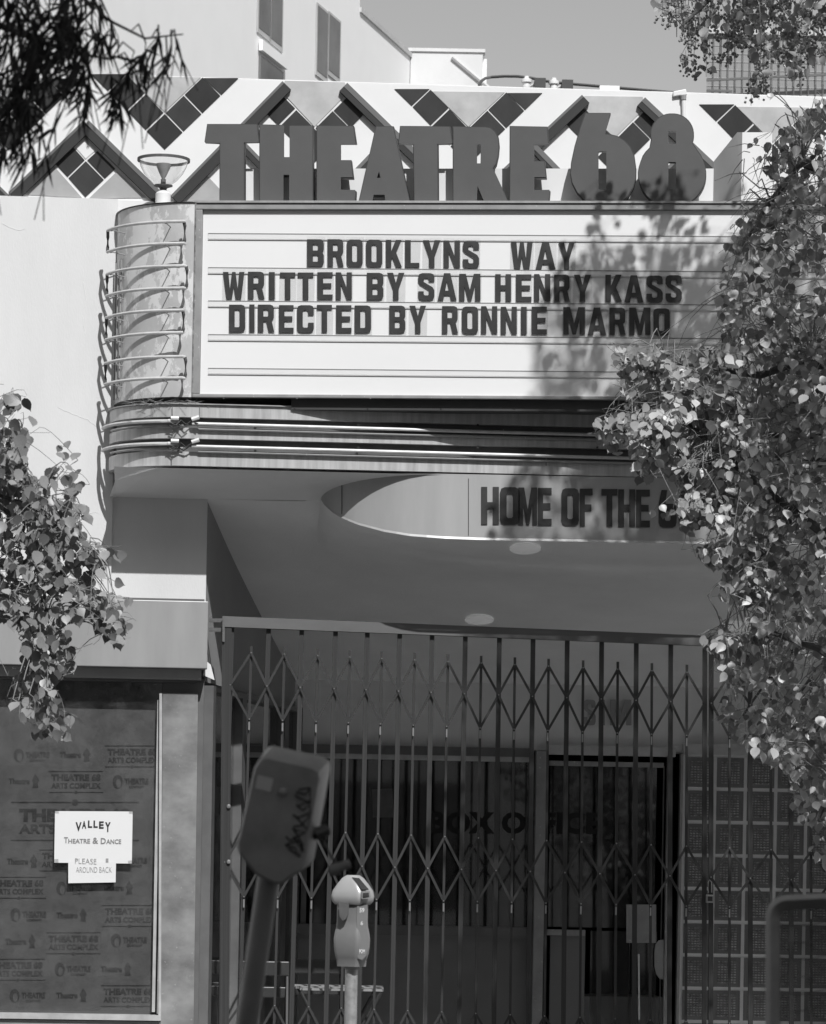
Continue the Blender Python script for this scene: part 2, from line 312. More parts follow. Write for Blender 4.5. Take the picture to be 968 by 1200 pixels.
for cx, ty, tl, tr in ((368.5, 192, (333, 94), (405, 96)), (720.5, 205, (684, 112), (754, 113))):
    h = 21.3; s = (tr[1]-tl[1])/(tr[0]-tl[0])
    for ix, iy in ((0, 0), (1, -1), (-1, -1), (2, -2), (-2, -2)):
        x = cx+ix*h; y = ty-h+iy*h+ix*h*.03
        piece('tile', quad([(x, y-h), (x+h, y), (x, y+h), (x-h, y)]), M['tile'])
    piece('pale_panel', quad([tl, tr, (tr[0]+4, tr[1]+12), (cx, ty-2*h), (tl[0]-4, tl[1]+13)], -1.), M['palepanel'])
# small four tile diamond under the left peak and the grey triangles beside it
for pts, m in (([(96, 158.5), (113.5, 175.5), (100.5, 187), (85, 169.5)], 'frieze'), ([(84.5, 170), (100, 187.5), (79, 208), (62, 190)], 'tile'), ([(114, 176), (136, 198), (123, 210), (101.5, 187.5)], 'tile'), ([(100.5, 188), (122.5, 210.5), (100, 232), (79.5, 208.5)], 'tile')):
    piece('tile', quad(pts, -.9), M[m])
for pts in ([(61, 191), (97, 232), (23, 228)], [(137, 200), (172, 232), (103, 233)], [(243, 205), (272, 236), (211, 236)]): piece('grey_panel', quad(pts, -1.), M['greypanel'])
def rib(a, b, w, edge):
    """projecting zigzag rib from a to b (photo pixels); the face is grey, the dark inner strip paints its shadow"""
    dx, dy = b[0]-a[0], b[1]-a[1]; L = math.hypot(dx, dy); nx, ny = -dy/L, dx/L
    if ny < 0: nx, ny = -nx, -ny
    A = [a, b, (b[0]+nx*edge, b[1]+ny*edge), (a[0]+nx*edge, a[1]+ny*edge)]
    piece('rib_edge', A, M['ribedge'], .032)
    A2 = [(a[0]+nx*edge, a[1]+ny*edge), (b[0]+nx*edge, b[1]+ny*edge), (b[0]+nx*w, b[1]+ny*w), (a[0]+nx*w, a[1]+ny*w)]
    piece('rib', A2, M['rib'], .03)  # dark strip painting the shadow inside the rib edge
rib((98, 141), (10, 225), 14, 3); rib((104, 141), (196, 231), 15, 5); rib((-90, 130), (10, 228), 14, 3)
rib((331, 95), (200, 229), 14, 3); rib((407, 97), (546, 232), 13, 6); rib((682, 111), (553, 232), 13, 3); rib((756, 114), (890, 240), 13, 6); rib((1030, 115), (900, 240), 13, 3)
rib((284, 163), (322, 202), 10, 4); rib((452, 160), (412, 202), 10, 4); rib((624, 164), (664, 205), 10, 6); rib((806, 170), (768, 210), 10, 4)
# soffit, drum, entrance recess
uo = B.px(136, 573, 0)[0]
b = MB(); b.add([B.w(uo, .455, soffz(.455)), B.w(uRend, .455, soffz(.455)), B.w(uRend, 0, soffz(0)), B.w(uo, 0, soffz(0))], [(0, 1, 2, 3)])
TB.part('soffit', b, M['soffit'])
uS0 = B.px(243, 612, -.28)[0]; uS1 = B.px(346, 796, -2.56)[0]
zside = B.px(233, 799, -.05)[1]
def sw(t, z): return B.w(uS0+(uS1-uS0)*t, -.02-2.54*t, z)   # point on the splayed side wall
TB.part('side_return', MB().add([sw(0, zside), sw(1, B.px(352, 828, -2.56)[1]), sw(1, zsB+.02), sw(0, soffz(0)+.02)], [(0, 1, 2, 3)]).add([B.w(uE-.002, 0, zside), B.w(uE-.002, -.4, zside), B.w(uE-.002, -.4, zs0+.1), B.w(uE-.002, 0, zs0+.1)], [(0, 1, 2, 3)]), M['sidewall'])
zH = B.px(480, 876, -2.56)[1]
TB.part('back_wall', MB().box(B, uS1-.8, uRend+.2, -2.8, -2.56, zH, zsB+.3), M['inner'])
TB.part('right_return', MB().box(B, uRend-.05, uRend, -2.56, -.3, 0, soffz(-.3)+.2), M['inner'])
# splayed storefront on the left return: header line, mullions, glass, dark inside
def swb(t0, t1, z0, z1, d=.03):
    p = [sw(t0, z0), sw(t1, z0), sw(t1, z1), sw(t0, z1)]; nn = (p[1]-p[0]).cross(Vector((0, 0, 1))).normalized(); return MB().prism(p, nn*d)
SW = Thing('entrance_side_window', sw(.5, 0), 'tall dark side window in the splayed left wall of the entrance', 'window')
for t0, t1, z0, z1 in ((0, 1, zside-.05, zside-.02), (0, .03, 0, zside-.05), (.30, .34, .5, zside-.05), (.78, .83, 0, zside-.05), (.97, 1, 0, zside-.05), (0, 1, .45, .5)):
    SW.part('frame', swb(t0, t1, z0, z1, .05), M['darkalu'])
SW.part('pane', swb(.031, .969, .5, zside-.052, .006), M['doorglass'])
SW.part('lower_panel', swb(.03, .97, 0, .45, .02), M['inner'])
p = [sw(.12, 0)-B.U*.4, sw(1, 0)-B.U*.4]
SW.part('interior', MB().prism([p[0], p[1], p[1]+Vector((0, 0, zside)), p[0]+Vector((0, 0, zside))], -B.U*.05), M['poster'])
for t in (.16, .45, .6): SW.part('reflection_strip', MB().prism([sw(t, 0)-B.U*.3, sw(t+.05, 0)-B.U*.3, sw(t+.05, zside-.1)-B.U*.3, sw(t, zside-.1)-B.U*.3], -B.U*.01), M['mortar'])  # pale strips standing in for reflections in the side glass
# entrance back: box office window, columns, door, glass blocks
nb = -2.54
def bpx(T, name, x0, y0, x1, y1, n0, n1, m, **k):
    u0, za = B.px(x0, y1, n1); u1, zb = B.px(x1, y0, n1); return T.part(name, MB().box(B, u0, u1, n0, n1, za, zb), m, **k)
BO = Thing('box_office_window', BP(490, 1100, nb)-Vector((0, 0, .5)), 'wide dark box office window lettered BOX OFFICE behind the gate', 'window')
bpx(BO, 'header_rail', 352, 877, 622, 882, nb-.02, nb+.03, M['darkalu']); bpx(BO, 'header_rail', 352, 883, 622, 888, nb-.02, nb+.015, M['alu'])
bpx(BO, 'sill', 345, 1087, 620, 1094, nb-.02, nb+.05, M['darkalu'])
bpx(BO, 'frame', 352, 888, 362, 1087, nb-.02, nb+.02, M['darkalu'])
bpx(BO, 'pane', 362, 888, 620, 1087, nb-.006, nb, M['doorglass'])
bpx(BO, 'lower_wall', 345, 1095, 622, 1320, nb-.1, nb-.0, M['lowwall'])
px_text(BO, 'lettering', 'BOX OFFICE', B, nb+.004, 503, 951, 704, 977, M['black'], .045, 1.05, slope=.004)
DR = Thing('entrance_door', BP(710, 1200, nb)-Vector((0, 0, .7)), 'dark glazed entrance door with pale pull plate beside the glass blocks', 'door')
bpx(DR, 'column', 621, 880, 641, 1330, nb-.02, nb+.10, M['frame'])
bpx(DR, 'header', 641, 876, 792, 884, nb-.02, nb+.03, M['alu']); bpx(DR, 'header', 644, 894, 778, 897, nb-.02, nb+.02, M['frame'])
bpx(DR, 'jamb', 780, 884, 783, 1330, nb-.02, nb+.04, M['frame']); bpx(DR, 'jamb', 790, 884, 801, 1330, nb-.02, nb+.05, M['frame'])
bpx(DR, 'stile', 770, 898, 779, 1330, nb-.02, nb+.0, M['darkalu']); bpx(DR, 'stile', 734, 1060, 739, 1330, nb-.02, nb+.01, M['darkalu'])
bpx(DR, 'pane', 642, 898, 770, 1086, nb-.012, nb-.006, M['doorglass']); bpx(DR, 'pane', 688, 1092, 770, 1330, nb-.012, nb-.006, M['doorglass'])
bpx(DR, 'sill_rail', 641, 1090, 686, 1096, nb-.02, nb+.03, M['frame']); bpx(DR, 'lower_panel', 641, 1097, 686, 1330, nb-.05, nb, M['lowwall'])
q = [(766+(-1)**0*0, 0)]
pl = [(778, 1101), (772, 1102), (768, 1107), (767, 1116), (767, 1132), (769, 1141), (773, 1147), (778, 1148)]
px_outline(DR, 'pull_plate', B, nb+.03, [pl], M['frame'], .01)
DR.part('pull_bar', MB().tube([BP(748.5, 1118, nb+.05), BP(749, 1195, nb+.05)], .006, 6), M['rail'])
single('door_notice', MB().prism([BP(734, 1060, nb+.02), BP(769, 1060, nb+.02), BP(769, 1105, nb+.02), BP(734, 1105, nb+.02)], -B.N*.002), M['frame'], BP(750, 1105, nb+.02), 'grey notice sheet fixed inside the dark entrance door', 'notice')
single('window_notice', MB().prism([BP(436, 925, nb+.01), BP(460, 924, nb+.01), BP(461, 958, nb+.01), BP(437, 958, nb+.01)], -B.N*.002), M['recess'], BP(448, 958, nb+.01), 'small dark notice stuck in the upper left of the box office window', 'notice')
TRX = Thing('transom_lettering', BP(710, 850, nb+.02), 'faint dark letters on the wall above the entrance door', 'lettering')
# dark lobby behind the glass
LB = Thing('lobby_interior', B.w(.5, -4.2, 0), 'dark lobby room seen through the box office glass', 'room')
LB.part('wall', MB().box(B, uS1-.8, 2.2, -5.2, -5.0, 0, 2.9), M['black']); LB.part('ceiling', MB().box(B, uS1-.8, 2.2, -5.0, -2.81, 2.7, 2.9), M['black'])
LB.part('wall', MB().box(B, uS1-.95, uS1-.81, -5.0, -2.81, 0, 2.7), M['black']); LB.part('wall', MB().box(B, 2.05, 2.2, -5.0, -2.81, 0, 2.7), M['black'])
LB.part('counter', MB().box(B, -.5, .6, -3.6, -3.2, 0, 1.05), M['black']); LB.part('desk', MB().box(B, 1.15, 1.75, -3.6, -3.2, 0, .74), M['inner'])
# glass blocks
GB = Thing('glass_block_wall', BP(890, 1200, nb)-Vector((0, 0, .7)), 'wall of square waffle pattern glass blocks in pale mortar', 'wall')
bx0, by0, pw, ph = 802.5, 885.0, 35.7, 39.0
u0, z1 = B.px(bx0, by0, nb); u1, _ = B.px(bx0+6*pw, by0, nb); _, z0 = B.px(bx0, by0+ph, nb); W1 = (u1-u0)/6; H1 = z1-z0
GB.part('mortar', MB().box(B, u0-.01, u1+.3, nb-.1, nb, 0, z1+.02), M['mortar'])
bpx(GB, 'lintel', 801, 876, 1040, 884, nb-.02, nb+.03, M['alu'])
bb = MB(); mg = .018
for (a, c, e, f, d0, d1) in ((mg*.6, W1-mg*.6, mg*.6, H1-mg*.6, -.02, .004),):
    bb.box(G0, a, c, d0, d1, -f, -e)
fr = .022
for (a, c, e, f) in ((mg*.6, mg*.6+.008, mg*.6, H1-mg*.6), (W1-mg*.6-.008, W1-mg*.6, mg*.6, H1-mg*.6)): bb.box(G0, a, c, .004, .010, -f, -e)
bme = bb.mesh('glass_block', Vector((0, 0, 0)), M['block'])
dd = MB(); nx, nz = 6, 9
for i in range(nx):
    for j in range(nz):
        a = .034+(W1-.068)/nx*(i+.12); c = .034+(W1-.068)/nx*(i+.88); e = .03+(H1-.06)/nz*(j+.15); f = .03+(H1-.06)/nz*(j+.8)
        dd.add([(a, -.0045, -f), (c, -.0045, -f), (c, -.0045, -e), (a, -.0045, -e), (a+.003, -.012, -f+.004), (c-.003, -.012, -f+.004), (c-.003, -.012, -e-.002), (a+.003, -.012, -e-.002)], [(4, 5, 6, 7), (0, 1, 5, 4), (1, 2, 6, 5), (2, 3, 7, 6), (3, 0, 4, 7)])
dme = dd.mesh('waffle', Vector((0, 0, 0)), M['blockdot'])
rotB = Matrix(((B.U.x, -B.N.x, 0, 0), (B.U.y, -B.N.y, 0, 0), (0, 0, 1, 0), (0, 0, 0, 1)))
k = 0
while z1-(k+1)*H1 > 0:
    for i in range(7):
        jit = Matrix.Rotation(random.uniform(-.012, .012), 4, 'Z') @ Matrix.Rotation(random.uniform(-.012, .012), 4, 'X')
        mw = Matrix.Translation(B.w(u0+i*W1, nb+.0, z1-k*H1)) @ rotB @ jit
        o = GB.inst('glass_block', bme, mw); w = bpy.data.objects.new('waffle', dme); C.objects.link(w); w.parent = o
    k += 1
# hairline cracks, tape corners, a little debris
def crack(pts, F_=B, n=.0305): 
    out = []
    for (x0, y0), (x1, y1) in zip(pts, pts[1:]):
        for j in range(6): out.append(BP(x0+(x1-x0)*j/6+random.uniform(-.6, .6), y0+(y1-y0)*j/6+random.uniform(-.6, .6), n))
    TB.part('wall_crack', MB().tube(out, .0011, 4), M['rail'])
crack([(68, 478), (88, 486), (103, 492), (117, 503)]); crack([(60, 601), (92, 602), (120, 600)]); crack([(2, 262), (20, 270), (31, 268)]); crack([(98, 330), (101, 352), (97, 371), (100, 395)])
for (a0_, b0_, w0_, h0_) in ((126, 402, 1, 30), (106, 244, 1.2, 60)): pass
# recessed round lights in the soffit
def soff_hit(x, y, cap=False):
    lo, hi = -2.5, .45
    best = None
    for i in range(400):
        n = lo+(hi-lo)*i/399; u, z = B.px(x, y, n); zz = (zD if cap else soffz(n)); e = abs(z-zz)
        if best is None or e < best[0]: best = (e, u, n, zz)
    return best[1:]
# drum: curved sheet fascia under the marquee, lettered
zD = B.px(560, 630, .455)[1]
topc = [(375.5, 580), (380, 573), (390, 567), (405, 562), (425, 559), (450, 557.5), (480, 556.5)]
botc = [(375.5, 582), (380, 589), (388, 597), (400, 604.5), (420, 612.5), (450, 620.5), (480, 625.5), (520, 628.5), (560, 630)]
def nd(x): t = min(1, max(0, (x-375.5)/150)); return .02+.435*math.sqrt(1-(1-t)**2)
def interp(c, x):
    for (a, b_) in zip(c, c[1:]):
        if a[0] <= x <= b_[0]: return a[1]+(b_[1]-a[1])*(x-a[0])/(b_[0]-a[0])
    return c[-1][1]+(x-c[-1][0])*.018
xs = [375.5, 377, 380, 384, 390, 398, 408, 420, 435, 450, 465, 480, 500, 520, 560, 640, 760, 900, 1060]
b = MB(); tp = [BP(x, interp(topc, x)-2, nd(x)) for x in xs]; bt = [BP(x, interp(botc, x), nd(x)) for x in xs]
b.add(tp+bt, [(i, i+1, len(xs)+i+1, len(xs)+i) for i in range(len(xs)-1)])
DM = Thing('marquee_drum', BP(700, 630, .2), 'curved pale metal drum under the marquee lettered HOME OF THE 68', 'sign')
DM.part('sheet', b, M['drum'], smooth=True)
lip = [p+B.N*.002 for p in bt]
b = MB()
for i in range(len(xs)-1): b.add([lip[i], lip[i+1], lip[i+1]+B.N*.004-Vector((0, 0, .012)), lip[i]+B.N*.004-Vector((0, 0, .012))], [(0, 1, 2, 3)])
DM.part('lower_lip', b, M['drum'], smooth=True)
# entrance ceiling: one smooth skin from the wall edge and the drum's lower rim down to the back wall
def bcurve(x): return BP(x, interp(botc, x), nd(x))-Vector((0, 0, .001))
fr0 = [B.w(uE-.3, 0, soffz(0)), B.w(uE-.15, 0, soffz(0))]+[B.w(uE+(B.px(375.5, 582, .02)[0]-uE)*i/7, .02*i/7, soffz(0)) for i in range(7)]
fr0 += [bcurve(375.5+190*(i/24)**1.6) for i in range(25)]+[bcurve(x) for x in (590, 640, 700, 760, 830, 900, 980, 1060)]
nf = len(fr0); NR = 30; rows = []
for q_ in range(NR+1):
    t_ = (q_/NR)**1.3
    uu_ = [(p-B.o).dot(B.U) for p in fr0]; un_ = [uu_[0]+(uu_[-1]-uu_[0])*i/(nf-1) for i in range(nf)]; bl = min(1, t_*3); bl = bl*bl*(3-2*bl)
    rows.append([B.w(uu_[i]*(1-bl)+un_[i]*bl, (p-B.o).dot(B.N)*(1-t_)-2.56*t_, p.z+(zsB-p.z)*t_) for i, p in enumerate(fr0)])
for it in range(400):
    zs_ = [[p.z for p in w_] for w_ in rows]
    for q_ in range(1, NR):
        for i in range(2, nf-1): rows[q_][i].z = (zs_[q_-1][i]+zs_[q_+1][i]+zs_[q_][i-1]+zs_[q_][i+1])/4
TB.part('soffit', MB().add([p for w_ in rows for p in w_], [(a_*nf+i, a_*nf+i+1, (a_+1)*nf+i+1, (a_+1)*nf+i) for a_ in range(NR) for i in range(nf-1)]), M['soffit'], smooth=True)
def ceil_hit(x, y):
    best = None
    for i in range(600):
        n = -2.5+2.9*i/599; u, z = B.px(x, y, n); P_ = [w_[min(range(nf), key=lambda i: abs((w_[i]-B.o).dot(B.U)-u))] for w_ in rows]
        zz = 9
        for A_, C_ in zip(P_, P_[1:]):
            n0_, n1_ = (A_-B.o).dot(B.N), (C_-B.o).dot(B.N)
            if n1_ <= n <= n0_: zz = A_.z+(C_.z-A_.z)*(n0_-n)/(n0_-n1_); e_ = abs(z-zz)
        if best is None or e_ < best[0]: best = (e_, u, n, zz)
    return best[1:]
for j, x in enumerate((400.5, 549)): DM.part('seam', MB().tube([BP(x, interp(topc, x)+3, nd(x)+.002), BP(x, interp(botc, x)-2, nd(x)+.002)], .0018, 4), M['recess'])
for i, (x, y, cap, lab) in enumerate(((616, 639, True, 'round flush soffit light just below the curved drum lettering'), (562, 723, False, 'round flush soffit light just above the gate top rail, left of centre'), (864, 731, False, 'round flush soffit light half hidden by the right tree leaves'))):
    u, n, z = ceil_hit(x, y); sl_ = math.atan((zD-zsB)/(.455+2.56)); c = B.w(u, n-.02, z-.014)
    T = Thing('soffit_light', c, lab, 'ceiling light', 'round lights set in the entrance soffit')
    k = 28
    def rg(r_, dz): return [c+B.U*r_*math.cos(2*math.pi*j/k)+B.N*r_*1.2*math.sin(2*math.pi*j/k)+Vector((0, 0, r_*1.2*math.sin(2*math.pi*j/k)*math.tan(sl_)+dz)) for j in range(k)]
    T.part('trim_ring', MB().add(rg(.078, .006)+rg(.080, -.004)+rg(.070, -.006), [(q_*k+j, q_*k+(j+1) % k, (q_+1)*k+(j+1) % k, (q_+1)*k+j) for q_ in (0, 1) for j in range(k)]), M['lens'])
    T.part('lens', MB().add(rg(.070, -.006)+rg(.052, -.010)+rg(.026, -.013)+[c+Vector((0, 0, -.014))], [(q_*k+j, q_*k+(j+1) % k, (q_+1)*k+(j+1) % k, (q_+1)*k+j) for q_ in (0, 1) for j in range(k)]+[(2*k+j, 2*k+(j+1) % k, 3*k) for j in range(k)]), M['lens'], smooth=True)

# ---------------------------------------------------------------- lettering shapes
GL = {
'I': (6.5, [[(0, 0), (6.5, 0), (6.5, 32), (0, 32)]]),
'T': (18, [[(0, 32), (18, 32), (18, 26.5), (12.2, 26.5), (12.2, 0), (5.8, 0), (5.8, 26.5), (0, 26.5)]]),
'E': (17.5, [[(0, 0), (17.5, 0), (17.5, 5.6), (6.5, 5.6), (6.5, 13.4), (16, 13.4), (16, 19), (6.5, 19), (6.5, 26.3), (17.5, 26.3), (17.5, 32), (0, 32)]]),
'F': (16.5, [[(0, 0), (6.5, 0), (6.5, 13), (15, 13), (15, 18.6), (6.5, 18.6), (6.5, 26.3), (16.5, 26.3), (16.5, 32), (0, 32)]]),
'L': (16.5, [[(0, 0), (16.5, 0), (16.5, 5.6), (6.5, 5.6), (6.5, 32), (0, 32)]]),
'H': (19, [[(0, 0), (6.5, 0), (6.5, 13.2), (12.5, 13.2), (12.5, 0), (19, 0), (19, 32), (12.5, 32), (12.5, 19), (6.5, 19), (6.5, 32), (0, 32)]]),
'N': (19, [[(0, 0), (0, 32), (6, 32), (13, 13), (13, 32), (19, 32), (19, 0), (13, 0), (6, 19), (6, 0)]]),
'K': (19.5, [[(0, 0), (0, 32), (6.5, 32), (6.5, 19), (12, 32), (19, 32), (12.5, 17), (19.5, 0), (12.5, 0), (8.2, 11), (6.5, 8), (6.5, 0)]]),
'Y': (20, [[(0, 32), (6.8, 32), (10, 20), (13.2, 32), (20, 32), (13.2, 12), (13.2, 0), (6.8, 0), (6.8, 12)]]),
'A': (22, [[(0, 0), (7.3, 32), (14.7, 32), (22, 0), (15.5, 0), (14.4, 6), (7.6, 6), (6.5, 0)], [(8.7, 11.3), (13.3, 11.3), (11, 23)]]),
'W': (25, [[(0, 32), (6.2, 32), (8, 11), (10.6, 32), (14.6, 32), (17.2, 11), (19, 32), (25, 32), (21.2, 0), (14.8, 0), (12.6, 15), (10.4, 0), (4, 0)]]),
'M': (25, [[(0, 0), (0, 32), (7.8, 32), (12.5, 13), (17.2, 32), (25, 32), (25, 0), (18.8, 0), (18.8, 18), (14.4, 0), (10.6, 0), (6.2, 18), (6.2, 0)]]),
'C': (19, [[(19, 20.5), (19, 27.5), (17.8, 30.8), (14.5, 32), (4.5, 32), (1.2, 30.8), (0, 27.5), (0, 4.5), (1.2, 1.2), (4.5, 0), (14.5, 0), (17.8, 1.2), (19, 4.5), (19, 11.5), (12.6, 11.5), (12.6, 7), (11.3, 5.7), (7.7, 5.7), (6.4, 7), (6.4, 25), (7.7, 26.3), (11.3, 26.3), (12.6, 25), (12.6, 20.5)]]),
'S': (19, [[(19, 22), (19, 27.5), (17.8, 30.8), (14.5, 32), (4.5, 32), (1.2, 30.8), (0, 27.5), (0, 21.8), (2, 18.6), (12.6, 12), (12.6, 7), (11.3, 5.7), (7.7, 5.7), (6.4, 7), (6.4, 10.5), (0, 10.5), (0, 4.5), (1.2, 1.2), (4.5, 0), (14.5, 0), (17.8, 1.2), (19, 4.5), (19, 11.8), (17, 15.3), (6.4, 21.6), (6.4, 25), (7.7, 26.3), (11.3, 26.3), (12.6, 25), (12.6, 22)]]),
'B': (19, [[(0, 0), (14.5, 0), (17.8, 1.2), (19, 4.5), (19, 13), (18, 15.3), (16.3, 16.3), (18, 17.3), (19, 19.5), (19, 27.5), (17.8, 30.8), (14.5, 32), (0, 32)], [(6.5, 5.7), (11.5, 5.7), (12.5, 6.7), (12.5, 12.8), (11.5, 13.8), (6.5, 13.8)], [(6.5, 18.8), (11.5, 18.8), (12.5, 19.8), (12.5, 25.3), (11.5, 26.3), (6.5, 26.3)]]),
'D': (19, [[(0, 0), (14.5, 0), (17.8, 1.2), (19, 4.5), (19, 27.5), (17.8, 30.8), (14.5, 32), (0, 32)], [(6.5, 5.7), (11.3, 5.7), (12.5, 7), (12.5, 25), (11.3, 26.3), (6.5, 26.3)]]),
'R': (19.5, [[(0, 0), (0, 32), (14.5, 32), (17.8, 30.8), (19, 27.5), (19, 17), (18, 14.5), (16.3, 13.3), (19.5, 0), (13, 0), (10, 12.5), (6.5, 12.5), (6.5, 0)], [(6.5, 18), (11.5, 18), (12.5, 19), (12.5, 25.3), (11.5, 26.3), (6.5, 26.3)]]),
'O': (19, [[(4.5, 0), (14.5, 0), (17.8, 1.2), (19, 4.5), (19, 27.5), (17.8, 30.8), (14.5, 32), (4.5, 32), (1.2, 30.8), (0, 27.5), (0, 4.5), (1.2, 1.2)], [(7.7, 5.7), (11.3, 5.7), (12.6, 7), (12.6, 25), (11.3, 26.3), (7.7, 26.3), (6.4, 25), (6.4, 7)]]),
'6': (19, [[(4.5, 0), (14.5, 0), (17.8, 1.2), (19, 4.5), (19, 16), (17.8, 19), (14.5, 20.3), (7, 20.3), (9, 32), (3, 32), (0, 20), (0, 4.5), (1.2, 1.2)], [(7.7, 5.7), (11.3, 5.7), (12.6, 7), (12.6, 14), (7, 14.5), (6.4, 7)]]),
'8': (19, [[(4.5, 0), (14.5, 0), (17.8, 1.2), (19, 4.5), (19, 13), (16.5, 16.3), (18, 19.5), (18, 27.5), (16.8, 30.8), (14, 32), (5, 32), (2.2, 30.8), (1, 27.5), (1, 19.5), (2.5, 16.3), (0, 13), (0, 4.5), (1.2, 1.2)], [(7.7, 5.2), (11.3, 5.2), (12.6, 7), (12.6, 12.5), (6.4, 12.5), (6.4, 7)], [(7.2, 19.5), (11.8, 19.5), (11.8, 26.5), (7.2, 26.5)]]),
}
ROWS = [("BROOKLYNSWAY", 280, 312, 360, .0125, [(360, 379.5), (384, 402.7), (406.4, 425), (429, 448), (452.3, 471), (474.8, 491.4), (496, 516), (520, 539), (542.5, 561.4), (598.9, 624.3), (627.7, 651), (654.7, 673.3)]),
 ("WRITTENBYSAMHENRYKASS", 318.3, 350, 262, .0085, [(261.4, 286.4), (290.7, 310), (315.2, 322), (328.2, 346), (349, 367.3), (372, 389.8), (393.6, 412.3), (430, 449.3), (453.9, 473.9), (490.2, 509), (513, 535), (538.2, 563), (580.5, 598.9), (604.8, 622.7), (626, 644.8), (649.5, 667.9), (672.6, 692.7), (709.5, 729), (731.6, 754), (757.6, 776.7), (780, 799)]),
 ("DIRECTEDBYRONNIEMARMO", 356.6, 388.7, 268, .0088, [(268.6, 287.3), (292.3, 298.2), (302.3, 321.4), (327, 344), (348.2, 367.7), (371.4, 389), (394, 411.8), (415.7, 434.8), (456.4, 475), (480, 499.3), (518.2, 536.8), (541.4, 560.2), (563.9, 582.7), (587, 605.7), (610.7, 617.3), (623.2, 640.9), (660.2, 685.5), (688.7, 710.5), (714.2, 733.3), (737.3, 762.3), (765.8, 785)])]
# ---------------------------------------------------------------- marquee
MQ = Thing('marquee', K.w(1.4, -.3, K.px(484, 470)[1]), 'projecting white changeable letter marquee with rounded neon corner above the entrance', 'marquee')
uc1 = K.px(1010, 300)[0]                                    # right end of the front
uf0 = K.px(229, 300)[0]; zc0 = K.px(400, 467)[1]; zc1 = K.px(400, 239)[1]
fi = [K.px(238, 246), K.px(238, 462)]; zf1 = fi[0][1]; zf0 = fi[1][1]; ui0 = fi[0][0]; ui1 = uc1-.05
MQ.part('cabinet', MB().box(K, uf0+.01, uc1, -.38, -.012, zc0+.01, zc1-.01), M['metal'])
MQ.part('frame_top', MB().box(K, uf0, uc1, -.012, .02, zf1, zc1), M['frame'], bevel=.003)
MQ.part('frame_bottom', MB().box(K, uf0, uc1, -.012, .02, zc0, zf0), M['frame'], bevel=.003)
MQ.part('frame_side', MB().box(K, uf0, ui0, -.012, .0185, zf0+.001, zf1-.001), M['frame'], bevel=.003)
MQ.part('frame_side', MB().box(K, ui1, uc1, -.012, .0185, zf0+.001, zf1-.001), M['frame'], bevel=.003)
MQ.part('top_cap', MB().box(K, uf0-.01, uc1+.01, -.40, .028, zc1+.001, zc1+.012), M['metal'])
MQ.part('sign_face', MB().box(K, ui0+.001, ui1-.001, -.011, -.002, zf0+.001, zf1-.001), M['signface'])
u_r = K.px(850, 300)[0]
for y, s, hasd in ((273.5, .006, 1), (313.5, .008, 1), (352.5, .008, 1), (392, .008, 1), (431.5, .009, 1)):
    ya = y; u0_, z0_ = K.px(244, ya, 0); u1_, z1_ = K.px(990, ya+s*746, 0)
    _, zb_ = K.px(244, ya+7, 0); dz = z0_-zb_
    A, Bq = K.w(u0_, .001, z0_), K.w(u1_, .001, z1_)
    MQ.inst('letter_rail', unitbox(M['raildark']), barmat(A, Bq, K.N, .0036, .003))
    MQ.inst('letter_rail', unitbox(M['rail']), barmat(A-Vector((0, 0, dz*.5))-K.N*.001, Bq-Vector((0, 0, dz*.5))-K.N*.001, K.N, dz*.75, .003))
    MQ.inst('letter_rail', unitbox(M['rail']), barmat(A-Vector((0, 0, dz*1.0)), Bq-Vector((0, 0, dz*1.0)), K.N, .002, .005))
clearp = glass('letter_carrier', .96, .03, .1, .06)
for txt, yt, yb, xr, sl_, spans in ROWS:
    for ch, (a, b_) in zip(txt, spans):
        w0, cs = GL[ch]; dy = sl_*(a-xr); dr = random.uniform(-.4, .4)
        def mp_(x, y): return (a+(b_-a)*x/w0, yb+dr+dy-(yb-yt)*y/32)
        px_outline(MQ, 'letter', K, .0055, [[mp_(x, y) for x, y in c] for c in cs], M['blackletter'], .003)
        pu0, pz0 = K.px(a-1.5, yb+dy+3.5, .012); pu1, pz1 = K.px(b_+1.5, yt+dy-3.5, .012)
        MQ.part('letter_carrier', MB().box(K, pu0, pu1, .0005, .0015, pz0, pz1), clearp)
# rounded left corner with neon tubes
A0 = B.px(137, 300, .0)[0]
front_l = K.w(uf0, .02, 0); fu, fn = (front_l-B.o).dot(B.U), (front_l-B.o).dot(B.N)
def corner(t, off=0., zz=0.):
    """t 0..1 along the rounded corner from the wall to the cabinet front"""
    a = t*math.pi/2; rx, ry = fu-A0, fn
    return B.w(fu-(rx+off)*math.cos(a), (ry+off)*math.sin(a), zz)
b = MB(); k = 20; zc1b = B.px(185, 236.5, .4)[1]
vs = [corner(i/k, 0, z) for z in (zc0, zc1) for i in range(k+1)]
b.add(vs, [(i, i+1, k+2+i, k+1+i) for i in range(k)]); MQ.part('rounded_corner', b, M['corner'], smooth=True)
b = MB(); vs = [corner(i/k, .01, zc1+.004) for i in range(k+1)]+[B.w(fu, 0, zc1+.004)]; b.add(vs, [tuple(range(k+2))]); MQ.part('corner_cap', b, M['metal']); b = MB()
vs = [corner(i/k, 0, zc0+.001) for i in range(k+1)]+[B.w(fu, 0, zc0+.001)]; b.add(vs, [tuple(range(k+2))]); MQ.part('corner_cap', b, M['metal'])
MQ.part('corner_seam', MB().tube([corner(1, .004, zc0), corner(1, .004, zc1)], .004, 4), M['raildark'])
lefts = [276, 300.4, 327.5, 352, 379, 403, 429.6, 454]; rights = [258.8, 284.6, 311, 337, 363, 389.4, 417.5, 442.5]
rx_ = [219, 220.5, 221.5, 221, 217.5, 217, 220, 220]
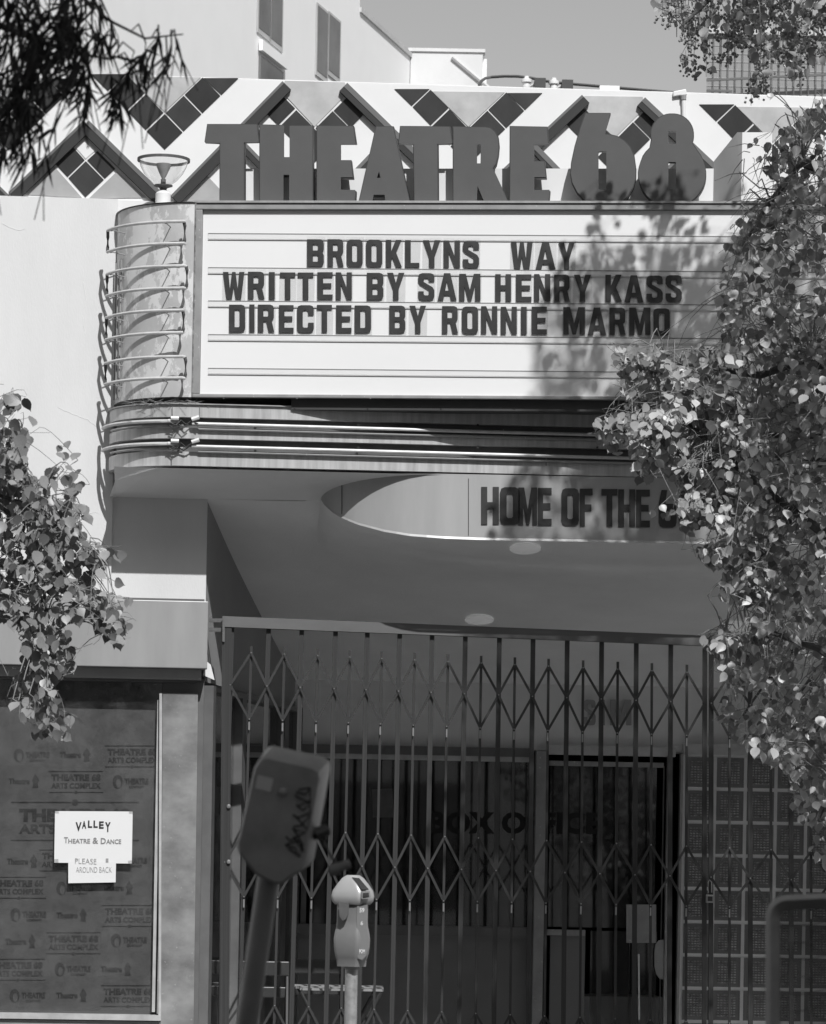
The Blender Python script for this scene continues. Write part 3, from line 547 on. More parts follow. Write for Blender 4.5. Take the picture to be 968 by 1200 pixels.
for i in range(8):
    ts = [(.25+.75*j/14) for j in range(15)]; zr = (B.px(190, rights[i]-.6, fn+.09)[1])
    path = [corner(t, .080, zr) for t in ts]
    ext = K.w(K.px(rx_[i], rights[i])[0], .092, zr); path[-1] = corner(.93, .086, zr); path.append(ext)
    path = [p for j, p in enumerate(path) if j != 13]
    MQ.part('neon_tube', MB().tube(path, .0082, 8), M['tube'], smooth=True)
    if i % 2 == 0:
        zr2 = B.px(190, rights[i+1]-.6, fn+.09)[1]
        MQ.part('tube_bend', MB().tube([ext, ext-Vector((0, 0, .02))+K.U*.005, Vector((ext.x, ext.y, zr2+.02))+K.U*.005, Vector((ext.x, ext.y, zr2))], .0085, 8), M['wire'], smooth=True)  # bend made dark and thick to take in the shadow beside it
        pl_ = corner(ts[0], .080, zr); MQ.part('tube_bend', MB().tube([pl_, pl_-B.N*.03-Vector((0, 0, .03)), Vector((pl_.x, pl_.y, zr2))-B.N*.03+Vector((0, 0, .03)), Vector((pl_.x, pl_.y, zr2))], .008, 6), M['wire'], smooth=True)
    for t in (.30, .80):
        MQ.part('tube_standoff', MB().tube([corner(t, 0, zr-.012), corner(t, .078, zr-.004)], .003, 6).tube([corner(t, .076, zr-.010), corner(t, .076, zr+.008)], .005, 6), M['frame'])
for t in (.12, .2, .27): MQ.part('corner_conduit', MB().tube([corner(t, .008, zc0+.02), corner(t, .008, zc1-.25)], .005, 5), M['frame'])
# lower bands
uBL = B.px(127, 520, .2)[0]; nB = .46; rB = .40; uBR = 2.75
def bandpath(off, k=14):
    pts = [B.w(uBL-off, 0, 0)]
    for i in range(k+1):
        a = i/k*math.pi/2; pts.append(B.w(uBL+rB-(rB+off)*math.cos(a), nB-rB+(rB+off)*math.sin(a), 0))
    pts.append(B.w(uBR, nB+off, 0)); pts.append(B.w(uBR+.25, nB+off-.2, 0)); pts.append(B.w(uBR+.3, 0, 0)); return pts
def band(name, z0, z1, off, m, depth=.06):
    o = bandpath(off); i_ = bandpath(off-depth); n = len(o); b = MB()
    vs = [p+Vector((0, 0, z)) for z in (z0, z1) for p in o]+[p+Vector((0, 0, z)) for z in (z0, z1) for p in i_]
    fs = []
    for j in range(n-1):
        fs += [(j, j+1, n+j+1, n+j), (2*n+j, 3*n+j, 3*n+j+1, 2*n+j+1), (j, 2*n+j, 2*n+j+1, j+1), (n+j, n+j+1, 3*n+j+1, 3*n+j)]
    return MQ.part(name, b.add(vs, fs), m, smooth=True)
def bz(y): return B.px(250, y, nB)[1]
for ya, yb_ in ((475, 489.5), (502, 514.5), (530, 546.5)): band('metal_band', bz(yb_), bz(ya), 0, M['band'])
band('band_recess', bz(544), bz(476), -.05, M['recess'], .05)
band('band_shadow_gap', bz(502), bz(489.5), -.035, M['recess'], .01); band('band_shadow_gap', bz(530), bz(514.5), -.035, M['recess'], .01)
band('top_flashing', bz(475)+.001, bz(473.5), .012, M['metal'], .08)
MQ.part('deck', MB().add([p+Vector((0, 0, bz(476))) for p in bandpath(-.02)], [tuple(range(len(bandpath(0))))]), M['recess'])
MQ.part('under_beam', MB().box(K, uf0+.5, uc1, -.14, -.02, zc0-.055, zc0+.004), M['letside'])
b = MB(); fc = [B.w(uBL-.0, .0, soffz(0)-.012), B.w(uBL+.04, .25, soffz(.25)), B.w(uBL+.16, .40, soffz(.40)), B.w(uo+.22, .455, soffz(.455)), B.w(uo+.0, .0, soffz(0)-.001)]
MQ.part('corner_soffit', b.add(fc, [(0, 1, 2, 3, 4)]), M['soffit'])
# seams, and tube runs in the gaps
for ya, yb_, xs_ in ((475, 489.5, (149, 202, 234)), (502, 514.5, (150, 202, 590)), (530, 546.5, (150, 201, 640))):
    for x in xs_[1:]: MQ.part('band_seam', MB().tube([BP(x, ya+1, nB+.003), BP(x, yb_-.5, nB+.003)], .002, 4), M['raildark'])
for yc in (495.5, 522.0):
    z = bz(yc)-.0; pth = bandpath(.035)
    left = [p+Vector((0, 0, z)) for p in pth[2:15]]+[B.w(B.px(197, 500, nB)[0], nB+.035, z)]
    MQ.part('neon_tube', MB().tube(left, .009, 8), M['tube'], smooth=True)
    left2 = [p+Vector((0, 0, z-.022)) for p in bandpath(.01)[4:15]]
    MQ.part('tube_holder', MB().tube(left2+[B.w(B.px(215, 500, nB)[0], nB+.012, z-.02)], .006, 6), M['frame'], smooth=True)
    x0 = 225; MQ.part('neon_tube', MB().tube([B.w(B.px(x0, 500, nB)[0], nB+.03, z-.01), B.w(uBR, nB+.03, z-.02)], .0085, 8), M['tube'], smooth=True)
    MQ.part('neon_tube', MB().tube([B.w(B.px(x0+8, 500, nB)[0], nB+.015, z-.034), B.w(uBR, nB+.015, z-.044)], .007, 8), M['frame'], smooth=True)
    for x in (210, 300, 420, 560, 700): MQ.part('tube_standoff', MB().tube([BP(x, yc, nB-.04)+Vector((0, 0, -.01)), BP(x, yc, nB+.03)+Vector((0, 0, -.01))], .006, 5), M['wire'])
    for dx, rot in ((205, 0), (229, .35)):
        u, z_ = B.px(dx, yc-5, nB+.03); c = B.w(u, nB+.04, z_); ax = (B.U*math.cos(rot)+Vector((0, 0, math.sin(rot))))
        MQ.part('tube_end_cap', MB().tube([c-ax*.02, c+ax*.02], .011, 8), M['clip'])
    b = MB(); pts = [BP(x, y, nB+.03+random.uniform(0, .02)) for x, y in ((200, yc), (206, yc+3), (212, yc-3), (218, yc+2), (224, yc-2), (232, yc+1))]; b.tube(pts, .0035, 5)
    pts = [BP(x, y, nB+.02+random.uniform(0, .02)) for x, y in ((196, yc+2), (203, yc+6), (208, yc+1), (215, yc+6), (221, yc+2))]; b.tube(pts, .003, 5)
    MQ.part('loose_wire', b, M['wire'])
px_outline(MQ, 'vent', B, .3, [[(173, 544.5), (182, 545), (182, 551), (173, 550.5)]], M['wire'], .01)
b = MB()
for i in range(46):
    x = random.uniform(150, 232); c = BP(x, 472.5+random.uniform(-1, 1), nB+.01-random.random()*.05); d = Vector((random.gauss(0, 1), random.gauss(0, .4), random.gauss(.1, .3))).normalized()*random.uniform(.02, .07)
    b.tube([c-d, c+Vector((0, 0, random.uniform(0, .008))), c+d], .0011, 3, False)
o = MQ.part('twig_debris', b, M['twig'], kind='stuff')
for i in range(7): 
    x = 262+i*86; MQ.part('frame_bolt', MB().lathe(K.P(x, 467-.0*i, .022)-Vector((0, 0, 0)), [(0, .003), (.003, .002), (.0035, 0), (.003, -.002), (0, -.003)], 6), M['raildark'])
# drum lettering
for ch, a, b_ in (('H', 564, 584.7), ('O', 586, 609), ('M', 607.5, 629.5), ('E', 630.5, 646.5), ('O', 658, 678.5), ('F', 679.6, 694.5), ('T', 705, 723.6), ('H', 724.6, 744.4), ('E', 745.5, 761.6), ('6', 772, 793), ('8', 795.5, 815), ('C', 829, 848), ('E', 850, 866), ('N', 869, 888), ('T', 890, 908)):
    w0, cs = GL[ch]; yb_ = 614.5+(a-564)*.018; yt_ = yb_-44
    px_outline(DM, 'letter', B, .461, [[(a+(b_-a)*x/w0, yb_-(yb_-yt_)*y/32) for x, y in c] for c in cs], M['blackletter'], .005)
for ch, a, b_ in (('S', 684, 698), ('I', 706, 709), ('M', 715, 740)):
    w0, cs = GL[ch]; px_outline(TRX, 'letter', B, nb+.012, [[(a+(b_-a)*x/w0, 850-30*y/32) for x, y in c] for c in cs], M['sidewall'], .006)
# ---------------------------------------------------------------- THEATRE 68 letters on the marquee
def s1(pts, x0=230, y0=130, s=4.84): return [(x0+x/s, y0+y/s) for x, y in pts]
BIG = [
 ('T', [s1([(65, 77), (342, 77), (354, 176), (270, 178), (270, 520), (135, 518), (135, 182), (50, 178)])]),
 ('H', [s1([(361, 79), (496, 82), (496, 265), (529, 265), (529, 85), (658, 85), (660, 524), (527, 523), (527, 362), (495, 362), (495, 522), (361, 521)])]),
 ('E', [s1([(685, 85), (889, 87), (903, 186), (820, 186), (820, 282), (875, 282), (887, 376), (820, 376), (820, 446), (902, 448), (897, 528), (685, 525)])]),
 ('A', [s1([(150, 90), (244, 90), (342, 529), (204, 529), (197, 475), (135, 475), (126, 528), (50, 526)], 410), s1([(165, 343), (175, 380), (153, 380)], 410)]),
 ('T', [s1([(288, 88), (565, 90), (580, 185), (496, 187), (498, 531), (367, 531), (362, 190), (278, 183)], 410)]),
 ('R', [s1([(587, 90), (770, 93), (795, 98), (820, 118), (838, 150), (843, 200), (838, 255), (826, 300), (810, 325), (907, 535), (770, 534), (724, 425), (720, 532), (587, 531)], 410), s1([(720, 188), (743, 190), (741, 297), (720, 297)], 410)]),
 ('E', [s1([(67, 105), (226, 108), (232, 182), (172, 182), (172, 257), (215, 258), (222, 326), (172, 326), (172, 382), (238, 381), (232, 449), (66, 448)], 580, 120, 3.723)]),
 ('6', [s1([(397, 48), (501, 48), (480, 140), (502, 141), (532, 149), (562, 167), (588, 195), (605, 232), (613, 280), (612, 330), (600, 372), (578, 410), (548, 436), (510, 452), (470, 455), (430, 447), (392, 425), (360, 392), (338, 350), (331, 312), (335, 265), (350, 195), (373, 115)], 580, 120, 3.723), s1([(452, 212), (486, 212), (486, 380), (452, 380)], 580, 120, 3.723)]),
 ('8', [s1([(773+92*math.cos(R(a)), 142-92*math.sin(R(a))) for a in range(-22, 203, 9)]+[(773+146*math.cos(R(a)), 310-146*math.sin(R(a))*1.0) for a in range(131, 410, 9)], 580, 120, 3.723), s1([(757, 125), (790, 125), (790, 180), (757, 180)], 580, 120, 3.723), s1([(757, 260), (790, 260), (790, 380), (757, 380)], 580, 120, 3.723)])]
SG = Thing('roof_sign_letters', K.w(1.3, -.1, zc1+.012), 'big charcoal standing letters reading THEATRE 68 on top of the marquee', 'sign')
for i, (ch, cs) in enumerate(BIG):
    n0 = -.05 if i < 7 else -.02
    o = px_outline(SG, 'letter', K, n0, cs, M['letter'], .004)
    # the return: a slightly larger dark body behind the face
    cx = sum(p[0] for p in cs[0])/len(cs[0]); cy = sum(p[1] for p in cs[0])/len(cs[0])
    back = [[(x+(.5 if j == 0 else 0)*(1 if x > cx else -1)*.0, y) for x, y in c] for j, c in enumerate(cs)]
    cc = [[K.px(x, y, n0) for x, y in c] for c in cs]; cu = sum(p[0] for p in cc[0])/len(cc[0]); cz = min(p[1] for p in cc[0])
    def gr(c, j):
        mx = sum(p[0] for p in c)/len(c); mz = sum(p[1] for p in c)/len(c); out = []
        for u, z in c:
            s_ = (.004 if j == 0 else -.002); out.append((u+math.copysign(s_, u-mx)-cu, z+math.copysign(s_, z-mz)-cz))
        return out
    me = outline_mesh('letter_return', [gr(c, j) for j, c in enumerate(cc)], M['letside'], .045)
    w = bpy.data.objects.new('letter_return', me); C.objects.link(w); w.parent = o; w.location = (0, 0, -.026)
PB = Thing('letter_backing_parapet', K.w(1.4, -.2, zc1+.012), 'low white upstand panel behind the standing letters', 'panel')
u0_, z1_ = K.px(262, 197.5, -.16); u1_ = K.px(905, 200, -.16)[0]
for a, c in ((262, 366), (366.5, 466), (466.5, 566), (566.5, 700), (700.5, 838)):
    ua, za = K.px(a, 197.5, -.16); ub, _ = K.px(c, 200, -.16); PB.part('panel', MB().box(K, ua, ub, -.20, -.16, zc1+.013, za), M['frieze'])
PY = Thing('end_pylon', K.P(870, 240, -.05), 'pale curved sheet metal end fin right of the numeral 8', 'sign')
b = MB()
zz = zc1+.013
fp = [K.P(836, 240, -.16), K.P(836, 189, -.16), K.P(864, 155, -.06), K.P(869, 154, -.03)]
def dn(p): return Vector((p.x, p.y, zz))
q0, q1, q2 = K.P(836.5, 189, -.16), K.P(864, 155, -.05), K.P(870, 155, -.03)
PY.part('side_sheet', MB().add([dn(q0), dn(q2), q2, q1, q0], [(0, 1, 2, 3, 4)]), mat('pylon_side_sheet', .42, .5, .2, var=.1, scale=4, stretch=(1, 1, .4), spots=[(40, .75, .1)]))  # side sheet coloured greyer to paint the less lit face of the white fin
r = [K.P(870+i*7, 155, -.03+.0*i-.004*i*i) for i in range(6)]
PY.part('front_sheet', MB().add([dn(p) for p in r]+r, [(i, i+1, 7+i, 6+i) for i in range(5)]), M['frieze'], smooth=True)
PY.part('top_sheet', MB().add([q1, q2]+r[1:]+[K.P(905, 155, -.2), K.P(864, 155, -.2)], [tuple(range(9))]), M['frieze'])
for x in (912, 930, 948, 966, 984): PY.part('rib_panel', MB().box(K, K.px(x, 200, -.1)[0], K.px(x+14, 200, -.1)[0], -.12, -.08, zz, zz+.33), M['frieze'])
# glass bowl uplight on the marquee corner
c = corner(1, 0, 0); bc = B.w(B.px(191, 236, .28)[0], .28, zc1+.006)
LP = Thing('glass_uplight', bc, 'clear glass bowl uplight standing on the rounded marquee corner', 'lamp')
sc = FPX/(bc.y+18)
LP.part('base', MB().lathe(bc, [(.0, 0), (9/sc, 0), (9/sc, 15/sc), (6/sc, 18/sc), (3/sc, 20/sc), (0, 20/sc)]), M['frieze'], smooth=True)
LP.part('collar', MB().lathe(bc+Vector((0, 0, 20/sc)), [(0, 0), (4/sc, 0), (5/sc, 2/sc), (11/sc, 4/sc), (11/sc, 5/sc), (0, 5/sc)]), M['recess'], smooth=True)
LP.part('bulb_holder', MB().lathe(bc+Vector((0, 0, 25/sc)), [(0, 0), (3/sc, 0), (3/sc, 7/sc), (0, 7/sc)], 10), M['recess'])
LP.part('bulb', MB().lathe(bc+Vector((0, 0, 32/sc)), [(1.5/sc, 0), (4/sc, 5/sc), (8/sc, 14/sc), (9/sc, 18/sc)], 12), M['greypanel'], smooth=True)
LP.part('bowl', MB().lathe(bc+Vector((0, 0, 25/sc)), [(8/sc, 0), (16/sc, 6/sc), (23/sc, 14/sc), (27/sc, 22/sc), (29/sc, 29/sc)], 28), M['clear'], smooth=True)
LP.part('rim', MB().lathe(bc+Vector((0, 0, 53/sc)), [(29/sc, 0), (31/sc, 0), (31/sc, 3/sc), (29/sc, 3/sc), (29/sc, 0)], 28), M['recess'])

# ---------------------------------------------------------------- left shop front
FS = Thing('storefront_fascia', BP(120, 797, .1), 'brushed metal fascia box over the left shop window', 'fascia')
ua = uL; ub = B.px(243.5, 740, .14)[0]
FS.part('box', MB().box(B, ua, ub, .032, .14, zFas0, zFas1), M['fascia'], bevel=.004)
FS.part('top_flashing', MB().box(B, ua, ub-.02, .031, .12, zFas1+.001, zFas1+.012), M['darkalu'])
FS.part('under_step', MB().box(B, ua, B.px(236, 790, .08)[0], -.05, .08, B.px(100, 794, .08)[1], zFas0-.002), M['fascia'])
FS.part('under_step', MB().box(B, ua, B.px(230, 790, .04)[0], -.05, .04, B.px(100, 797, .04)[1], B.px(100, 794, .08)[1]-.001), M['darkalu'])
single('sunlit_wall_triangle', MB().prism([BP(241, 774, 0), BP(247, 779, 0), BP(251.5, 797, 0), BP(238, 791, 0)], -B.N*.03), M['frieze'], BP(244, 797, 0), 'small white triangle painting a sunlit bit of wall below the right end of the fascia', 'bracket')  # white piece put in as the sunlit patch of the side return
nw = -.02; zw1 = B.px(100, 798, nw)[1]; zw0 = B.px(100, 1185, nw)[1]
SF = Thing('shop_window', BP(100, 1190, nw), 'large left shop window with printed backdrop behind the glass', 'window')
def spx(name, x0, y0, x1, y1, n0, n1, m, **k): return bpx(SF, name, x0, y0, x1, y1, n0, n1, m, **k)
SF.part('pane', MB().box(B, uL+.05, B.px(187, 1000, nw)[0], nw-.006, nw, zw0, zw1), M['glass'])
SF.part('head', MB().box(B, uL, B.px(231, 800, 0)[0], -.06, .0, zw1, zw1+.03), M['darkalu'])
spx('mullion', 186, 812, 190.5, 1188, -.05, .012, M['frame']); spx('mullion', 181.5, 820, 184.5, 1186, -.03, -.008, M['alu'])
SF.part('sill', MB().box(B, uL, B.px(188, 1190, 0)[0], -.06, .035, B.px(100, 1195, .035)[1], B.px(100, 1188.5, .035)[1]), M['alu'])
SF.part('sill', MB().box(B, uL, B.px(188, 1190, 0)[0], -.06, .015, B.px(100, 1215, .015)[1], B.px(100, 1196, .015)[1]), M['frame'])
SF.part('stall_riser', MB().box(B, uL, B.px(188, 1190, 0)[0], -.06, .0, 0, B.px(100, 1216, .0)[1]), M['wall'])
SF.part('jamb_panel', MB().box(B, B.px(191, 805, -.01)[0], uE, -.06, -.012, 0, zFas0-.05), M['darkalu'])
# pilaster leans very slightly in the photo
b = MB(); b.prism([BP(191, 812, .02), BP(232, 813, .02), B.w(B.px(227.5, 1196, .02)[0], .02, 0), B.w(B.px(190, 1196, .02)[0], .02, 0)], -B.N*.03)
SF.part('pilaster', b, M['pilaster'])
SF.part('edge_strip', MB().prism([BP(186.8, 812, .022), BP(190, 812, .022), BP(188.6, 1196, .022), BP(185.5, 1196, .022)], -B.N*.009), M['alu'])
BD = Thing('printed_backdrop', BP(90, 1186, nw-.12), 'grey backdrop sheet printed all over with THEATRE 68 ARTS COMPLEX logos', 'backdrop')
nbk = nw-.032
BD.part('sheet', MB().box(B, uL+.05, B.px(189, 1000, nbk)[0], nbk-.006, nbk-.002, zw0-.05, zw1+.05), M['poster'])
bpx(BD, 'side_panel', 176, 820, 189, 1190, nbk+.0, nbk+.004, M['poster'])
def logoA(x, y, s=1.):
    w, h = 29*s, 1
    px_text(BD, 'logo_text', 'THEATRE 68', B, nbk, x-w, y-9*s, x+w, y-1*s, M['print'], .05); px_text(BD, 'logo_text', 'ARTS COMPLEX', B, nbk, x-w*1., y+1.5*s, x+w*1., y+8*s, M['print'], .03)
    for yy in (-12.5, 12): px_outline(BD, 'logo_rule', B, nbk+.001, [[(x-w*1.1, y+yy*s), (x+w*1.1, y+yy*s), (x+w*1.1, y+(yy+.7)*s), (x-w*1.1, y+(yy+.7)*s)]], M['print'], .001)
    px_outline(BD, 'logo_dot', B, nbk+.0015, [[(x+1.8*s*math.cos(a*math.pi/4), y+12.3*s+1.8*s*math.sin(a*math.pi/4)) for a in range(8)]], M['print'], .001)
def logoB(x, y):
    px_outline(BD, 'logo_mask', B, nbk, [[(x-14+6*math.cos(a*math.pi/7), y+8*math.sin(a*math.pi/7)) for a in range(14)], [(x-13+3*math.cos(a*math.pi/5), y+2+5.5*math.sin(a*math.pi/5)) for a in range(10)]], M['print'], .001)
    px_text(BD, 'logo_text', 'THEATRE', B, nbk, x-6, y-4, x+22, y+3, M['print'], .05); px_text(BD, 'logo_text', 'COMPANY', B, nbk, x-1, y+4.5, x+17, y+7.5, M['print'], .03)
def logoC(x, y):
    px_text(BD, 'logo_text', 'Theatre', B, nbk, x-20, y-4, x+5, y+3, M['print'], .05)
    px_outline(BD, 'logo_lantern', B, nbk, [[(x+8, y+7), (x+9, y+1), (x+7, y-1), (x+9, y-5), (x+11.5, y-9), (x+14, y-5), (x+16, y-1), (x+14, y+1), (x+15, y+7)]], M['print'], .001)
for x, y in ((155, 886), (89, 916), (22, 1040), (152, 1073), (86, 1105), (21, 1136), (150, 1167), (78, 1008), (-40, 890)): logoA(x, y)
for x, y in ((36, 885), (152, 916), (86, 1041), (32, 1072), (150, 1102), (84, 1136), (31, 1167), (150, 1009)): logoB(x, y)
for x, y in ((90, 885), (30, 916), (28, 1010), (140, 1041), (86, 1073), (26, 1104), (138, 1136), (86, 1167)): logoC(x, y)
px_text(BD, 'logo_text', 'THEATRE 68', B, nbk, 22, 947, 153, 963, M['print'], .055); px_text(BD, 'logo_text', 'ARTS COMPLEX', B, nbk, 22, 966, 153, 977, M['print'], .04)
for y in (939.5, 984): px_outline(BD, 'logo_rule', B, nbk+.001, [[(13, y), (163, y), (163, y+1.1), (13, y+1.1)]], M['print'], .001)
px_outline(BD, 'logo_dot', B, nbk+.0015, [[(88+3.6*math.cos(a*math.pi/6), 940+3.6*math.sin(a*math.pi/6)) for a in range(12)], [(88+1.6*math.cos(a*math.pi/6), 940+1.6*math.sin(a*math.pi/6)) for a in range(12)]], M['print'], .001)
PN = Thing('valley_notice', BP(108, 1012, nw+.004), 'white landscape notice reading VALLEY THEATRE & DANCE taped to the shop window', 'notice')
PN.part('sheet', MB().prism([BP(64.5, 950.5, nw+.004), BP(155.5, 951, nw+.004), BP(154.5, 1012, nw+.004), BP(63.5, 1011, nw+.004)], -B.N*.001), M['paper'])
for ch, x0, y0, x1, y1 in (('V', 88.5, 963.5, 95.5, 974), ('A', 96, 962, 101, 971), ('L', 103, 961.5, 108, 970), ('L', 109.5, 961.5, 114.5, 970), ('E', 116, 962.5, 121.5, 971), ('Y', 123, 963.5, 129.5, 975)): px_text(PN, 'lettering', ch, B, nw+.0055, x0, y0, x1, y1, M['ink'], .035)
for ch, x0, y0, x1, y1 in (('T', 75, 981, 79.5, 988), ('HEATRE', 80, 983, 105.5, 988.3), ('&', 108.5, 981.5, 115, 988.7), ('D', 118, 982, 124, 989), ('ANCE', 124.5, 983.5, 142, 989)): px_text(PN, 'lettering', ch, B, nw+.0055, x0, y0, x1, y1, M['greyink'], .02)
for x, y in ((65, 951), (153.5, 951.5), (64.5, 1009), (152.5, 1010.5)): PN.part('tape', MB().prism([BP(x-2.5, y-2, nw+.0052), BP(x+4, y-2.5, nw+.0052), BP(x+4, y+2.5, nw+.0052), BP(x-2.5, y+2, nw+.0052)], -B.N*.0006), M['clear'])
PN2 = Thing('handwritten_note', BP(108, 1034, nw+.007), 'small white note with faint handwriting PLEASE AROUND BACK below the valley notice', 'notice')
PN2.part('sheet', MB().prism([BP(80, 1009, nw+.007), BP(136, 1010, nw+.007), BP(135.5, 1034, nw+.007), BP(80, 1035, nw+.007)], -B.N*.001), M['paper'])
px_text(PN2, 'handwriting', 'PLEASE', B, nw+.0085, 88, 1005.5, 113, 1012, M['pencil'], -.012, slope=.04); px_text(PN2, 'handwriting', 'I', B, nw+.0085, 124, 1006, 127, 1010.5, M['pencil'], -.01); px_text(PN2, 'handwriting', 'AROUND BACK', B, nw+.0085, 89, 1016, 131, 1022.5, M['pencil'], -.012)

# ---------------------------------------------------------------- folding gate
ng = .02
GT = Thing('folding_gate', B.w(B.px(545, 1200, ng)[0], ng, 0), 'tall black scissor gate with lattice closing the entrance, left of the padlock', 'gate', 'folding scissor gate sections')
GR = Thing('folding_gate', B.w(B.px(930, 1200, ng)[0], ng, 0), 'right hand section of the scissor gate in front of the glass blocks', 'gate', 'folding scissor gate sections')
def topy(x): return 722+(x-262)*.0389
def lean(x): return .027*(805-min(max(x, 230), 900))/511+.003
def gx(x0, y): return x0-lean(x0)*(y-765)
GT.part('top_rail', MB().prism([BP(263, 722, ng+.03), BP(835, 745, ng+.03), BP(835, 757, ng+.03), BP(263, 734.5, ng+.03)], -B.N*.06), M['gatetop'])
zbot = .04
def vbar(T, name, x, y0, w, d, m, n=ng, ystub=None):
    yb_ = 1200; p = BP(gx(x, y0), y0, n); q = BP(gx(x, yb_), yb_, n); t = (q-p)/(p.z-q.z); q2 = p+t*(p.z-zbot)
    T.inst(name, unitbox(m), barmat(p, q2, B.N, w, d))
def gyy(x, a, c): return a+(c-a)*(x-294)/(805-294)
fulls = [271, 314, 353, 392.6, 430, 468, 506, 545, 585, 624.5, 664.6, 705, 745.6, 786, 826]
shorts = [294.4, 333.4, 372.4, 410, 447.5, 486, 525, 564, 603.5, 643, 683.5, 724, 764, 805]
ROWY = [((765, 788), (803.5, 823), (843, 862)), ((971, 991.7), (1011, 1027), (1051, 1061.7)), ((1177, 1197), (1214, 1232), (1250, 1268)), ((1380, 1400), (1418, 1436), (1455, 1473)), ((1580, 1600), (1618, 1636), (1655, 1673))]
GT.inst('post', unitbox(M['gate']), barmat(BP(266, 727, ng), B.w(B.px(264, 1200, ng)[0], ng, 0), B.N, .05, .05))
for i, x in enumerate(fulls): vbar(GT, 'bar', x, topy(x)+12, .024, .014, M['gate'])
for x in shorts: vbar(GT, 'picket', x, gyy(x, 757, 779), .013, .010, M['gate'])
def lattice(T, fu_, sh_, sec):
    for (ra, rs, rb) in ROWY[:4]:
        def Y(r_, x): return gyy(x, r_[0], r_[1])
        for i, x in enumerate(sh_):
            xl, xr = fu_[i], fu_[i+1]
            ya, ym1, ym2, yb_ = Y(ra, x), Y(rs, xl), Y(rs, xr), Y(rb, x)
            top = BP(gx(x, ya), ya, ng+.014); bot = BP(gx(x, yb_), yb_, ng+.014); L = BP(gx(xl, ym1), ym1, ng+.018); Rr = BP(gx(xr, ym2), ym2, ng+.018)
            for p, q, dn_ in ((top, L, 0), (top, Rr, .004), (L, bot, .004), (Rr, bot, 0)):
                T.inst('lattice_strap', unitbox(M['gate']), barmat(p+B.N*dn_, q+B.N*dn_, B.N, .0125, .0035))
            for c in (top, bot, L): T.part('rivet', MB().add([c+B.N*.006+B.U*.004*math.cos(a*math.pi/3)+Vector((0, 0, .004*math.sin(a*math.pi/3))) for a in range(6)]+[c+B.N*.010], [(j, (j+1) % 6, 6) for j in range(6)]), M['rivet'])
            T.inst('pivot_sleeve', unitbox(M['rivet']), barmat(bot-Vector((0, 0, .012))+B.N*.004, bot-Vector((0, 0, .055))+B.N*.004, B.N, .008, .004))
lattice(GT, fulls, shorts, 0)
f2 = [833.5, 879, 926.6, 974, 1021]; s2 = [855, 903, 950, 998]
GR.part('top_rail', MB().prism([BP(836, 745, ng+.03), BP(1040, 753, ng+.03), BP(1040, 765, ng+.03), BP(836, 757, ng+.03)], -B.N*.06), M['gatetop'])
for x in f2: vbar(GR, 'bar', x, topy(x)+12, .024, .014, M['gate'])
for x in s2: vbar(GR, 'picket', x, 782+(x-850)*.04, .013, .010, M['gate'])
lattice(GR, f2, s2, 1)
b = MB().tube([BP(830, 1046, ng+.03), BP(830, 1034, ng+.03), BP(831.5, 1031, ng+.03), BP(834, 1034, ng+.03), BP(834, 1046, ng+.03)], .003, 6)
PD = Thing('padlock', BP(832, 1057, ng+.03), 'small steel padlock where the two gate sections meet', 'padlock'); PD.part('shackle', b, M['rivet'])
PD.part('body', MB().box(B, B.px(827.5, 1050, ng+.04)[0], B.px(837, 1050, ng+.04)[0], ng+.02, ng+.04, B.px(830, 1058, ng+.04)[1], B.px(830, 1048.5, ng+.04)[1]), M['rivet'], bevel=.003)
PD.part('face_plate', MB().box(B, B.px(829.5, 1050, ng+.04)[0], B.px(835, 1050, ng+.04)[0], ng+.0405, ng+.042, B.px(830, 1056, ng+.04)[1], B.px(830, 1050.5, ng+.04)[1]), M['gate'])
# hinge hardware at the left jamb
HB = Thing('gate_hinge_bracket', BP(252, 745, 0), 'scraped steel bracket tying the gate post to the wall', 'bracket')
for y in (727, 738): HB.inst('strap', unitbox(M['gatetop']), barmat(BP(245, y, .01), BP(264, y, .03), B.N, .02, .01))
HB.inst('plate', unitbox(M['gatetop']), barmat(BP(262, 722, .055), BP(262, 752, .055), B.N, .012, .006))
for y in (945, 1010): HB.part('bolt', MB().lathe(BP(268, y, ng+.03), [(0, .012), (.009, .008), (.011, 0), (.009, -.008), (0, -.012)], 10), M['rivet'], smooth=True)

# ---------------------------------------------------------------- cafe furniture stored behind the gate
def sbar(T, name, pts, r, m, k=6): T.part(name, MB().tube(pts, r, k), m)
TBL = Thing('folding_table', BP(398, 1160, -.9)-Vector((0, 0, .75)), 'slatted folding bistro table stored behind the gate', 'table')
zt = B.px(398, 1157, -.9)[1]; a0 = B.px(342, 1157, -.9)[0]; a1 = B.px(452, 1157, -.9)[0]
for i in range(6): TBL.part('slat', MB().box(B, a0+.01*i, a1-.005*i, -1.25+.11*i, -1.16+.11*i, zt-.012+.004*(i % 2), zt+.004*(i % 2)), M['frame'])
for s_ in (-.62, -1.2):
    TBL.part('leg', MB().tube([B.w(a0+.02, s_, 0), B.w(a1-.04, s_, zt-.015)], .010, 6), M['chair']); TBL.part('leg', MB().tube([B.w(a1-.02, s_+.02, 0), B.w(a0+.04, s_+.02, zt-.015)], .010, 6), M['chair'])
